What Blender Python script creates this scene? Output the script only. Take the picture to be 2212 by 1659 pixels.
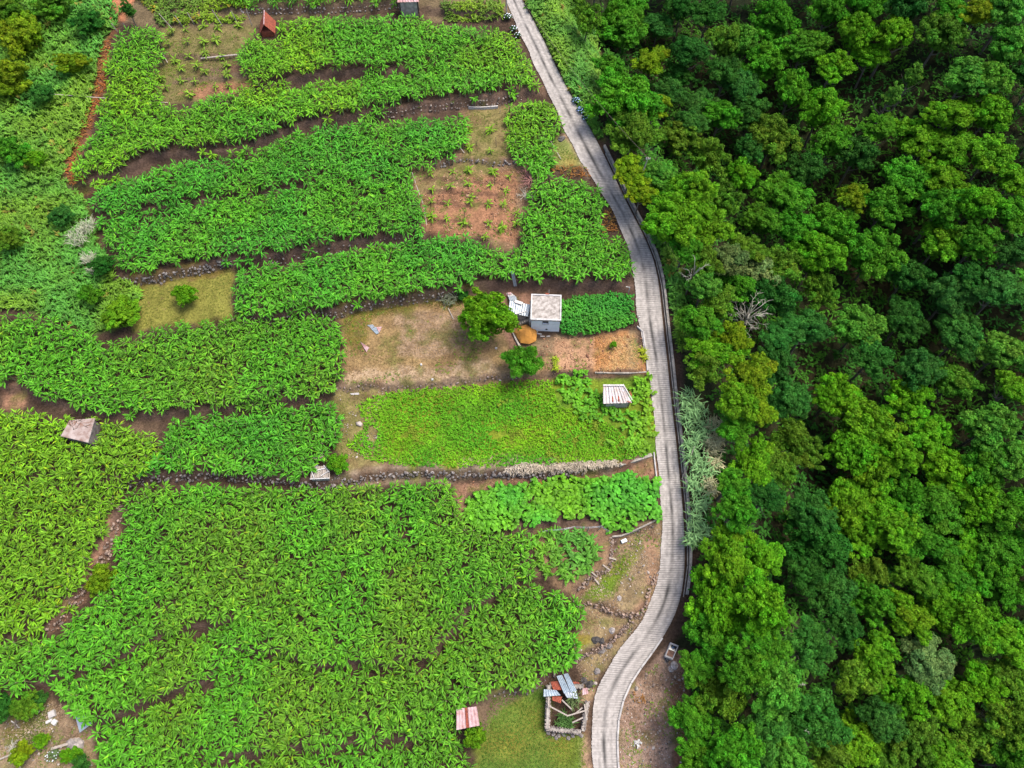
import bpy, math, random
import numpy as np
from mathutils import Vector, Matrix
R = math.radians
rng = np.random.default_rng(7)
random.seed(7)
S = bpy.context.scene
for o in list(bpy.data.objects): bpy.data.objects.remove(o)
COL = S.collection

# ------------------------------------------------------------------ camera
# plan units: a 2212 x 1659 grid over the view, used to survey where things stand on the hillside
TH = R(28.0); DIST = 103.0; F = 1533.3; CX, CY = 1106.0, 829.5
FWD = np.array([0, math.sin(TH), -math.cos(TH)]); UP = np.array([0, math.cos(TH), math.sin(TH)]); RT = np.array([1., 0, 0])
CAM = -DIST * FWD
cam = bpy.data.cameras.new('camera'); camo = bpy.data.objects.new('camera', cam); COL.objects.link(camo)
camo.location = CAM; camo.rotation_euler = (TH, 0, 0)
cam.sensor_width = 36; cam.lens = F / 2212 * 36; cam.clip_start = 1; cam.clip_end = 3000
S.camera = camo
# ------------------------------------------------------------------ light
SUN_EL, SUN_AZ = R(66), R(70)      # azimuth clockwise from +y (uphill)
w = bpy.data.worlds.new('World'); S.world = w; w.use_nodes = True
nt = w.node_tree; bg = nt.nodes['Background']; sky = nt.nodes.new('ShaderNodeTexSky')
sky.sky_type = 'NISHITA'; sky.sun_disc = False; sky.sun_elevation = SUN_EL; sky.sun_rotation = SUN_AZ
sky.air_density = 0.6; sky.dust_density = 3.0; sky.ozone_density = 0.6
nt.links.new(sky.outputs[0], bg.inputs[0]); bg.inputs[1].default_value = 0.15
sl = bpy.data.lights.new('sun', 'SUN'); sl.energy = 1.5; sl.angle = R(28); sl.color = (1, 0.96, 0.88)
so = bpy.data.objects.new('sun', sl); COL.objects.link(so)
d = Vector((math.sin(SUN_AZ) * math.cos(SUN_EL), math.cos(SUN_AZ) * math.cos(SUN_EL), math.sin(SUN_EL)))
so.rotation_euler = d.to_track_quat('Z', 'Y').to_euler(); so.location = (0, 0, 60)
S.view_settings.view_transform = 'Standard'; S.view_settings.look = 'None'
S.view_settings.exposure = 1.4; S.view_settings.gamma = 1
S.view_settings.use_curve_mapping = False
S.render.engine = 'CYCLES'; S.render.resolution_x = 1024; S.render.resolution_y = 768
try:
    S.cycles.max_bounces = 6; S.cycles.transparent_max_bounces = 4; S.cycles.transmission_bounces = 3
except Exception: pass

# ------------------------------------------------------------------ terrain
SL = 0.17
def rays(pts):
    p = np.atleast_2d(np.asarray(pts, float))
    return RT * ((p[:, 0:1] - CX) / F) + UP * (-(p[:, 1:2] - CY) / F) + FWD
def Pbase(pts):
    r = rays(pts); t = (SL * CAM[1] - CAM[2]) / (r[:, 2] - SL * r[:, 1])
    return CAM + r * t[:, None]
def Pz(pt, z):
    r = rays([pt])[0]; t = (z - CAM[2]) / r[2]
    return CAM + r * t
ROADL = [(1080,-40),(1095,0),(1111,46),(1139,101),(1169,171),(1194,212),(1222,286),(1273,378),(1317,439),(1349,508),(1370,573),(1373,637),(1379,697),(1396,762),(1409,845),(1412,877),(1418,960),(1425,1040),(1432,1110),(1432,1180),(1425,1250),(1410,1310),(1380,1360),(1340,1400),(1305,1450),(1283,1500),(1275,1550),(1278,1600),(1283,1659),(1292,1730)]
ROADR = [(1107,-40),(1126,0),(1153,46),(1180,101),(1213,171),(1235,212),(1280,286),(1325,378),(1352,439),(1390,508),(1417,573),(1425,637),(1430,697),(1439,762),(1447,845),(1450,877),(1461,960),(1468,1040),(1475,1110),(1479,1180),(1478,1250),(1470,1310),(1450,1350),(1420,1395),(1385,1440),(1350,1480),(1335,1525),(1328,1570),(1329,1600),(1333,1659),(1342,1730)]
def resample(p, n):
    p = np.asarray(p, float); s = np.r_[0, np.cumsum(np.linalg.norm(np.diff(p, axis=0), axis=1))]
    q = np.linspace(0, s[-1], n); return np.stack([np.interp(q, s, p[:, k]) for k in range(p.shape[1])], 1)
def smooth(p, k=2):
    p = p.copy()
    for _ in range(k): p[1:-1] = (p[:-2] + 2 * p[1:-1] + p[2:]) / 4
    return p
rL = Pbase(ROADL); rR = Pbase(ROADR)
rL = smooth(resample(rL, 90), 6); rR = smooth(resample(rR, 90), 6)
def edge_x(e, y):
    o = np.argsort(e[:, 1]); return np.interp(y, e[o, 1], e[o, 0])
def sstep(a, b, x):
    t = np.clip((x - a) / (b - a), 0, 1); return t * t * (3 - 2 * t)
_ns = [(rng.uniform(0, 6.28), rng.uniform(0, 6.28), rng.uniform(.05, .35), rng.uniform(-.35, .35)) for _ in range(9)]
def lf(x, y, k=1.0):
    v = 0
    for a, b, fx, fy in _ns: v = v + np.sin(x * fx * k + a) * np.cos(y * fy * k + b)
    return v / 4.0
def vnoise(x, y, sc, seed=0):
    x = x / sc; y = y / sc; xi = np.floor(x).astype(int); yi = np.floor(y).astype(int); fx = x - xi; fy = y - yi
    fx = fx * fx * (3 - 2 * fx); fy = fy * fy * (3 - 2 * fy)
    def h(a, b):
        n = (a * 374761393 + b * 668265263 + seed * 974711) & 0x7fffffff
        n = ((n ^ (n >> 13)) * 1274126177) & 0x7fffffff
        return ((n ^ (n >> 16)) & 0xffff) / 65535.0
    return (h(xi, yi) * (1 - fx) + h(xi + 1, yi) * fx) * (1 - fy) + (h(xi, yi + 1) * (1 - fx) + h(xi + 1, yi + 1) * fx) * fy
WALLS = {
 'w1': ([(130,405),(190,402),(246,390),(333,342),(420,338),(510,335),(560,318),(600,298),(641,280),(696,266),(770,258),(830,245),(880,236),(960,230),(1060,217),(1130,206),(1168,196)], 1.6),
 'w2': ([(540,192),(600,188),(650,177),(728,163),(795,163),(900,160)], 1.6),
 'w3': ([(240,595),(290,607),(340,600),(400,585),(450,578),(505,570),(600,558),(700,545),(760,528),(860,520),(925,512)], 1.5),
 'w4': ([(880,362),(960,352),(1000,345),(1060,353),(1120,350)], 0.7),
 'w5': ([(505,692),(600,690),(700,680),(760,668),(850,652),(950,638),(1060,620),(1130,614),(1220,622),(1375,618)], 1.8),
 'w6': ([(-60,822),(60,850),(200,895),(300,902),(400,895),(520,880),(640,870),(722,868)], 1.0),
 'w7': ([(720,842),(800,837),(900,834),(1000,824),(1080,815),(1180,808),(1260,808),(1395,806)], 0.9),
 'w8': ([(250,1050),(300,1038),(350,1032),(420,1027),(520,1032),(620,1040),(720,1045),(800,1030),(900,1022),(1000,1022),(1100,1025),(1200,1022),(1300,1018),(1360,1006),(1410,985)], 1.5),
 'w9': ([(90,1370),(130,1345),(160,1305),(200,1240),(235,1170),(262,1080)], 1.4),
 'w10': ([(1100,1145),(1200,1130),(1300,1137)], 0.7),
 'w11': ([(1322,1162),(1340,1162),(1380,1143),(1432,1118)], 1.0),
 'w12': ([(1235,1285),(1280,1248),(1310,1230),(1322,1195),(1318,1162)], 0.9),
 'w13': ([(1250,1302),(1300,1315),(1340,1327),(1380,1327),(1400,1285),(1412,1240)], 1.1),
 'w14': ([(1240,1425),(1290,1402),(1330,1378),(1362,1340)], 1.1),
 'w15': ([(1005,1535),(1070,1503),(1130,1492),(1180,1468),(1215,1440)], 1.0),
 'w16': ([(-60,1525),(60,1497),(130,1468),(205,1442),(281,1418),(340,1390),(379,1376),(409,1366),(447,1352),(494,1346),(560,1338)], 1.7),
 'w17': ([(190,1575),(286,1540),(349,1505),(404,1490),(450,1475),(505,1412),(600,1412),(690,1448),(850,1432),(930,1420),(1010,1335),(1060,1288),(1130,1265)], 2.0),
 'w18': ([(430,1642),(600,1627),(800,1607),(960,1590)], 1.6),
 'w19': ([(200,478),(285,468),(345,456),(450,440),(560,430),(700,405)], 1.1),
 'w20': ([(330,118),(420,125),(520,122)], 0.5),
 'w21': ([(370,175),(450,172),(545,165)], 0.35),
 'w22': ([(520,22),(700,22),(860,12),(960,28),(1090,42)], 1.2),
}
def c3(pts): return [(878 + .2728 * a, 165 + .2728 * b) for a, b in pts]
WALLS['f1'] = (c3([(80,825),(250,808),(400,815),(520,835),(700,828),(800,845)]), .3)
WALLS['f2'] = (c3([(110,910),(300,915),(480,932),(640,932),(790,968)]), .3)
WALLS['f3'] = (c3([(150,1012),(300,1000),(470,1032),(640,1012),(720,1030)]), .28)
WALLS['f4'] = (c3([(180,1140),(240,1165),(400,1148),(530,1192)]), .28)
def wiggle(p, step=1.5, amp=.22):
    L = np.linalg.norm(np.diff(p, axis=0), axis=1).sum(); n = max(4, int(L / step)); q = resample(p, n)
    q[1:-1, :2] += rng.normal(0, amp, (n - 2, 2)); return q
WW = {k: (wiggle(Pbase(v[0]), 1.2 if k[0] == 'w' else .8, .2 if k[0] == 'w' else .1), v[1]) for k, v in WALLS.items()}
def sdist(X, Y, poly):
    best = np.full(X.shape, 1e9); side = np.ones(X.shape); endd = np.full(X.shape, 1e9)
    L = 0
    for (a, b) in zip(poly[:-1], poly[1:]):
        ex, ey = b[0] - a[0], b[1] - a[1]; l2 = ex * ex + ey * ey
        px, py = X - a[0], Y - a[1]; t = np.clip((px * ex + py * ey) / l2, 0, 1)
        dd = np.hypot(px - t * ex, py - t * ey); m = dd < best
        best = np.where(m, dd, best); side = np.where(m, np.sign(ex * py - ey * px), side)
    endd = np.minimum(np.hypot(X - poly[0][0], Y - poly[0][1]), np.hypot(X - poly[-1][0], Y - poly[-1][1]))
    return best * side, endd
def height(X, Y):
    Z = SL * Y + 0.25 * lf(X, Y, 1.0) * 0.5
    xl = edge_x(rL, Y); xr = edge_x(rR, Y)
    dl = xl - X; dr = X - xr
    near = np.clip(dl / 3.5, 0, 1)
    T = np.zeros_like(Z)
    for k, (p, h) in WW.items():
        Lr = 6.0 if k[0] == 'w' else 2.0; fw = .28 if k[0] == 'w' else .16
        m = (X > p[:, 0].min() - Lr) & (X < p[:, 0].max() + Lr) & (Y > p[:, 1].min() - Lr) & (Y < p[:, 1].max() + Lr)
        if not m.any(): continue
        dd, en = sdist(X[m], Y[m], p)
        fade = np.clip((Lr - np.abs(dd)) / Lr, 0, 1)
        ends = np.clip(en / (3.0 if k[0] == 'w' else .8), 0, 1)
        T[m] += h * .5 * np.clip(dd / fw, -1, 1) * fade * ends
    Z = Z + T * np.clip(dl / 2.0, 0, 1)
    # ravine right of the road
    st = 1.4 + 10.5 * sstep(-27, -33, Y) + 4.0 * sstep(58, 66, Y) * 0
    q = dr - st
    dep = 13.5 * sstep(0, 26, q) - 9.0 * sstep(38, 80, q)
    dep = dep + 2.5 * vnoise(X, Y, 11, 3) * sstep(3, 12, q)
    Z = Z - np.where(q > 0, dep, 0)
    Z = Z - 0.10 * np.where((dl < .6) & (dr < 1.3), 1, 0) * 1.0
    Z = Z - 0.12 * np.where((dr > .05) & (dr < .55) & (Y < 49) & (Y > -27), 1, 0)
    Z = Z - .35 * sstep(0.9, 2.5, dr) * (Y < -20)
    Z = Z + .10 * vnoise(X, Y, 1.1, 5) * np.clip(np.maximum(dl, dr - 1), 0, 1)
    return Z
GS = 0.40
xs = np.arange(-106, 106, GS); ys = np.arange(-66, 98, GS)
ox = np.array([700, 450, 300, 200, 150, 122.]); 
XS = np.r_[-ox, xs, ox[::-1]]; YS = np.r_[[-500, -350, -220, -140, -90], ys, [110, 135, 180, 260, 400, 700]]
GX, GY = np.meshgrid(XS, YS); GZ = height(GX, GY)
HG = GZ[5:5 + len(ys), 6:6 + len(xs)]
def H(x, y):
    x = np.asarray(x, float); y = np.asarray(y, float)
    u = np.clip((x - xs[0]) / GS, 0, len(xs) - 1.001); v = np.clip((y - ys[0]) / GS, 0, len(ys) - 1.001)
    i = u.astype(int); j = v.astype(int); a = u - i; b = v - j
    return (HG[j, i] * (1 - a) + HG[j, i + 1] * a) * (1 - b) + (HG[j + 1, i] * (1 - a) + HG[j + 1, i + 1] * a) * b
def P(pts, h=0.0):
    """surveyed plan point -> point h metres above the ground"""
    one = np.ndim(pts[0]) == 0
    r = rays([pts] if one else pts); h = np.broadcast_to(h, (len(r),))
    t0 = (34 - CAM[2]) / r[:, 2]; t = t0.copy(); done = np.zeros(len(r), bool); st = .35
    for _ in range(340):
        p = CAM + r * t[:, None]; hit = p[:, 2] < H(p[:, 0], p[:, 1]) + h
        done |= hit
        if done.all(): break
        t = np.where(done, t, t + st)
    lo = t - st; hi = t
    for _ in range(9):
        m = (lo + hi) / 2; p = CAM + r * m[:, None]; hit = p[:, 2] < H(p[:, 0], p[:, 1]) + h
        hi = np.where(hit, m, hi); lo = np.where(hit, lo, m)
    p = CAM + r * hi[:, None]; p[:, 2] = H(p[:, 0], p[:, 1]) + h
    return p[0] if one else p
def depth(p): return float(np.dot(np.asarray(p) - CAM, FWD))
def pip(X, Y, poly):
    poly = np.asarray(poly)[:, :2]; ins = np.zeros(X.shape, bool); n = len(poly); j = n - 1
    for i in range(n):
        xi, yi = poly[i]; xj, yj = poly[j]
        c = ((yi > Y) != (yj > Y)) & (X < (xj - xi) * (Y - yi) / (yj - yi + 1e-12) + xi)
        ins ^= c; j = i
    return ins
def pw(poly, h=0.0): return P(poly, h)

# ------------------------------------------------------------------ materials
def newmat(name):
    m = bpy.data.materials.new(name); m.use_nodes = True; return m, m.node_tree.nodes, m.node_tree.links
def simple(name, col, rough=.8, sc=4.0, var=.35, bump=.0, metal=0.0, col2=None, bsc=None, dist=.03):
    m, N, L = newmat(name); b = N['Principled BSDF']
    tc = N.new('ShaderNodeTexCoord'); n = N.new('ShaderNodeTexNoise'); n.inputs['Scale'].default_value = sc; n.inputs['Detail'].default_value = 6; n.inputs['Roughness'].default_value = .65
    L.new(tc.outputs['Object'], n.inputs['Vector'])
    r = N.new('ShaderNodeValToRGB'); L.new(n.outputs[0], r.inputs[0])
    c2 = col2 or tuple(c * (1 - var) for c in col)
    r.color_ramp.elements[0].position = .36; r.color_ramp.elements[0].color = (*c2, 1)
    r.color_ramp.elements[1].position = .62; r.color_ramp.elements[1].color = (*col, 1)
    oi = N.new('ShaderNodeObjectInfo'); mx = N.new('ShaderNodeMixRGB'); mx.blend_type = 'MULTIPLY'; mx.inputs[0].default_value = 1
    L.new(r.outputs[0], mx.inputs[1]); L.new(oi.outputs['Color'], mx.inputs[2]); L.new(mx.outputs[0], b.inputs['Base Color'])
    b.inputs['Roughness'].default_value = rough; b.inputs['Metallic'].default_value = metal
    if bump:
        n2 = N.new('ShaderNodeTexNoise'); n2.inputs['Scale'].default_value = bsc or sc * 3; n2.inputs['Detail'].default_value = 5; L.new(tc.outputs['Object'], n2.inputs['Vector'])
        bp = N.new('ShaderNodeBump'); bp.inputs['Strength'].default_value = bump; bp.inputs['Distance'].default_value = dist; L.new(n2.outputs[0], bp.inputs['Height']); L.new(bp.outputs[0], b.inputs['Normal'])
    return m
def leafmat(name, rough=.55, trans=.3, nsc=2.0, spec=.25):
    m, N, L = newmat(name); b = N['Principled BSDF']; out = N['Material Output']
    at = N.new('ShaderNodeAttribute'); at.attribute_name = 'Col'; oi = N.new('ShaderNodeObjectInfo')
    mx = N.new('ShaderNodeMixRGB'); mx.blend_type = 'MULTIPLY'; mx.inputs[0].default_value = 1
    L.new(at.outputs['Color'], mx.inputs[1]); L.new(oi.outputs['Color'], mx.inputs[2])
    g = N.new('ShaderNodeNewGeometry'); n = N.new('ShaderNodeTexNoise'); n.inputs['Scale'].default_value = nsc; n.inputs['Detail'].default_value = 3; L.new(g.outputs['Position'], n.inputs['Vector'])
    mr = N.new('ShaderNodeMapRange'); mr.inputs[1].default_value = .3; mr.inputs[2].default_value = .7; mr.inputs[3].default_value = .72; mr.inputs[4].default_value = 1.25; L.new(n.outputs[0], mr.inputs[0])
    m2 = N.new('ShaderNodeMixRGB'); m2.blend_type = 'MULTIPLY'; m2.inputs[0].default_value = 1; L.new(mx.outputs[0], m2.inputs[1]); L.new(mr.outputs[0], m2.inputs[2])
    L.new(m2.outputs[0], b.inputs['Base Color']); b.inputs['Roughness'].default_value = rough; b.inputs['Specular IOR Level'].default_value = spec
    tr = N.new('ShaderNodeBsdfTranslucent'); L.new(m2.outputs[0], tr.inputs[0]); ms = N.new('ShaderNodeMixShader'); ms.inputs[0].default_value = trans
    L.new(b.outputs[0], ms.inputs[1]); L.new(tr.outputs[0], ms.inputs[2]); L.new(ms.outputs[0], out.inputs[0]); return m
M = {}
M['leaf'] = leafmat('banana_leaf', .55, .25, 1.2, .2)
M['tree'] = leafmat('tree_leaf', .65, .25, 1.6, .08)
M['grass'] = leafmat('grass_blade', .8, .2, 2.5, .1)
M['bark'] = simple('bark', (.16, .13, .10), .9, 6, .5, .4)
M['stem'] = simple('banana_stem', (.16, .15, .07), .7, 6, .5)
M['stone'] = simple('dry_stone', (.20, .175, .16), .9, 1.6, .62, .5, bsc=9)
M['concrete'] = simple('old_concrete', (.44, .41, .38), .9, 1.1, .38, .3)
M['kerb'] = simple('kerb_concrete', (.33, .295, .25), .9, 1.5, .5, .3)
M['roofcon'] = simple('flat_roof_concrete', (.40, .36, .32), .9, 1.6, .5, .3, col2=(.17, .145, .12))
M['paint'] = simple('pale_blue_render', (.66, .73, .75), .8, .8, .18)
M['white'] = simple('white_paint', (.52, .50, .47), .7, 2, .3)
M['dark'] = simple('dark_opening', (.02, .02, .022), .7, 3, .3)
M['zinc'] = simple('galvanised_sheet', (.38, .42, .45), .45, 1.3, .25, metal=.35)
M['zincblue'] = simple('bluish_sheet', (.30, .36, .40), .5, 1.5, .3, metal=.2)
M['pinkish'] = simple('faded_pink_sheet', (.42, .29, .29), .7, 1.5, .3, col2=(.30, .15, .13))
M['rusty'] = simple('rust', (.30, .07, .035), .85, 2.5, .5)
M['patchy'] = simple('part_rusted_sheet', (.42, .40, .41), .55, .9, .3, col2=(.32, .25, .21), metal=.2)
M['wood'] = simple('weathered_wood', (.34, .29, .24), .85, 5, .35)
M['darkwood'] = simple('dark_wood', (.12, .09, .07), .85, 5, .4)
M['ochre'] = simple('ochre_earth', (.36, .16, .025), .95, 1.6, .35, .3)
M['soil'] = simple('soil', (.27, .15, .10), .95, 2.2, .45, .5)
M['soil2'] = simple('dirty_slab', (.34, .28, .25), .95, .9, .5, .3, col2=(.17, .10, .075))
M['water'] = simple('dark_water', (.015, .02, .03), .1, 2, .3)
M['blue'] = simple('blue_plastic', (.12, .24, .42), .5, 3, .2)

# ------------------------------------------------------------------ object helpers
def link(o, parent=None):
    COL.objects.link(o)
    if parent is not None: o.parent = parent
    return o
def tag(o, label=None, cat=None, group=None, kind=None):
    if label: o['label'] = label
    if cat: o['category'] = cat
    if group: o['group'] = group
    if kind: o['kind'] = kind
    return o
def empty(name, loc, label, cat, group=None, rz=0.0):
    o = bpy.data.objects.new(name, None); o.location = [float(c) for c in loc]; o.rotation_euler = (0, 0, rz); o.empty_display_size = .3
    COL.objects.link(o); return tag(o, label, cat, group)
def meshdata(name, V, Fc, mat, col=None, smooth_=False, mats=None, uv=None):
    me = bpy.data.meshes.new(name); V = np.asarray(V, np.float32)
    if isinstance(Fc, np.ndarray):
        nf, k = Fc.shape; me.vertices.add(len(V)); me.vertices.foreach_set('co', V.ravel())
        me.loops.add(nf * k); me.loops.foreach_set('vertex_index', Fc.ravel().astype(np.int32))
        me.polygons.add(nf); me.polygons.foreach_set('loop_start', (np.arange(nf) * k).astype(np.int32)); me.polygons.foreach_set('loop_total', np.full(nf, k, np.int32))
        me.update(calc_edges=True)
    else:
        me.from_pydata([tuple(map(float, v)) for v in V], [], [tuple(int(i) for i in f) for f in Fc]); me.update()
    if col is not None:
        a = me.color_attributes.new('Col', 'FLOAT_COLOR', 'POINT'); c = np.ones((len(V), 4), np.float32); c[:, :3] = col; a.data.foreach_set('color', c.ravel())
    if mat: me.materials.append(mat)
    if smooth_: me.polygons.foreach_set('use_smooth', np.ones(len(me.polygons), bool))
    return me
class MB:
    def __init__(s): s.v = []; s.f = []
    def quadbox(s, c8):
        n = len(s.v); s.v += [tuple(c) for c in c8]
        s.f += [(n, n+3, n+2, n+1), (n+4, n+5, n+6, n+7), (n, n+1, n+5, n+4), (n+1, n+2, n+6, n+5), (n+2, n+3, n+7, n+6), (n+3, n, n+4, n+7)]
    def box(s, x0, x1, y0, y1, z0, z1):
        s.quadbox([(x0,y0,z0),(x1,y0,z0),(x1,y1,z0),(x0,y1,z0),(x0,y0,z1),(x1,y0,z1),(x1,y1,z1),(x0,y1,z1)])
    def bar(s, a, b, w, h=None):
        a = Vector([float(q) for q in a]); b = Vector([float(q) for q in b]); h = h or w; dd = (b - a).normalized()
        up = Vector((0, 0, 1)) if abs(dd.z) < .95 else Vector((0, 1, 0)); sx = dd.cross(up).normalized() * w / 2; sy = sx.cross(dd).normalized() * h / 2
        s.quadbox([a - sx - sy, b - sx - sy, b + sx - sy, a + sx - sy, a - sx + sy, b - sx + sy, b + sx + sy, a + sx + sy])
    def tube(s, pts, rad, n=6):
        pts = [Vector([float(q) for q in p]) for p in pts]; base = len(s.v)
        rad = rad if hasattr(rad, '__len__') else [rad] * len(pts)
        for i, p in enumerate(pts):
            t = (pts[min(i + 1, len(pts) - 1)] - pts[max(i - 1, 0)]).normalized(); u = t.orthogonal().normalized(); v = t.cross(u)
            for k in range(n):
                a = 2 * math.pi * k / n; s.v.append(tuple(p + (u * math.cos(a) + v * math.sin(a)) * rad[i]))
        for i in range(len(pts) - 1):
            for k in range(n):
                a = base + i * n + k; b_ = base + i * n + (k + 1) % n; s.f.append((a, b_, b_ + n, a + n))
        s.f.append(tuple(base + k for k in range(n))[::-1]); s.f.append(tuple(base + (len(pts) - 1) * n + k for k in range(n)))
    def build(s, name, mat, parent=None, smooth_=False, off=None):
        v = np.array(s.v, float)
        if off is not None: v = v - np.asarray(off)
        o = bpy.data.objects.new(name, meshdata(name, v, s.f, mat, smooth_=smooth_)); return link(o, parent)
def sheet(name, pts, mat, parent=None, waves=8, amp=.035, thick=.012, off=None, axis=0):
    """corrugated sheet through four 3D corners (order around); waves run along corner0->corner1 direction"""
    a, b, c, d_ = [np.asarray(p, float) for p in pts]
    if axis: a, b, c, d_ = b, c, d_, a
    n = waves * 4; V = []; nn = np.cross(b - a, d_ - a); nn /= np.linalg.norm(nn)
    if nn[2] < 0: nn = -nn
    sag = rng.uniform(-.03, .03)
    for layer in (0, 1):
        for i in range(n + 1):
            for j in range(3):
                u = i / n; v = j / 2; p = (a * (1 - u) + b * u) * (1 - v) + (d_ * (1 - u) + c * u) * v
                V.append(p + nn * (amp * math.sin(u * waves * 2 * math.pi) - layer * thick + sag * (j == 1)))
    m = 3 * (n + 1); Fc = []
    for i in range(n):
        for j in range(2):
            q = i * 3 + j; Fc.append((q, q + 3, q + 4, q + 1)); Fc.append((m + q, m + q + 1, m + q + 4, m + q + 3))
        Fc.append((i*3, m+i*3, m+i*3+3, i*3+3)); Fc.append((i*3+2, i*3+5, m+i*3+5, m+i*3+2))
    for e in (0, n):
        for j in range(2): Fc.append((e*3+j, e*3+j+1, m+e*3+j+1, m+e*3+j))
    V = np.array(V)
    if off is not None: V -= np.asarray(off)
    return link(bpy.data.objects.new(name, meshdata(name, V, Fc, mat)), parent)

# ------------------------------------------------------------------ ground mesh with its own surface colours
def zone(poly, col, h=0.0): return (pw(poly, h)[:, :2], col)
dark_soil = (.075, .048, .032); forest = (.028, .034, .014); redsoil = (.30, .15, .08); brown = (.17, .105, .07)
olive = (.13, .135, .03); dry = (.30, .20, .09); lawn = (.13, .21, .018); rust = (.30, .10, .045)
wx = GX + 1.3 * (vnoise(GX, GY, 2.3, 11) - .5) + .6 * (vnoise(GX, GY, .8, 12) - .5); wy = GY + 1.3 * (vnoise(GX, GY, 2.3, 13) - .5) + .6 * (vnoise(GX, GY, .8, 14) - .5)
CG = np.zeros(GX.shape + (3,)); CG[:] = dark_soil
drr = GX - edge_x(rR, GY); CG[drr > 2.2] = forest
MASKS = {}
FERNL = [(-90,-30),(230,-20),(262,30),(235,70),(215,110),(205,180),(185,260),(160,320),(140,350),(145,400),(185,430),(205,500),(235,570),(250,600),(305,625),(295,680),(240,715),(180,712),(120,688),(60,668),(-90,660)]
FERNR = [(1135,0),(1180,-20),(1262,-10),(1290,80),(1305,180),(1290,250),(1305,300),(1285,288),(1255,232),(1215,155),(1170,60)]
FERNS = [(1400,500),(1440,520),(1475,600),(1495,700),(1475,765),(1462,740),(1452,660),(1438,580),(1425,540)]
BL = [(-60,1500),(60,1512),(110,1490),(128,1515),(160,1548),(196,1575),(205,1600),(210,1690),(-60,1690)]
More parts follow.
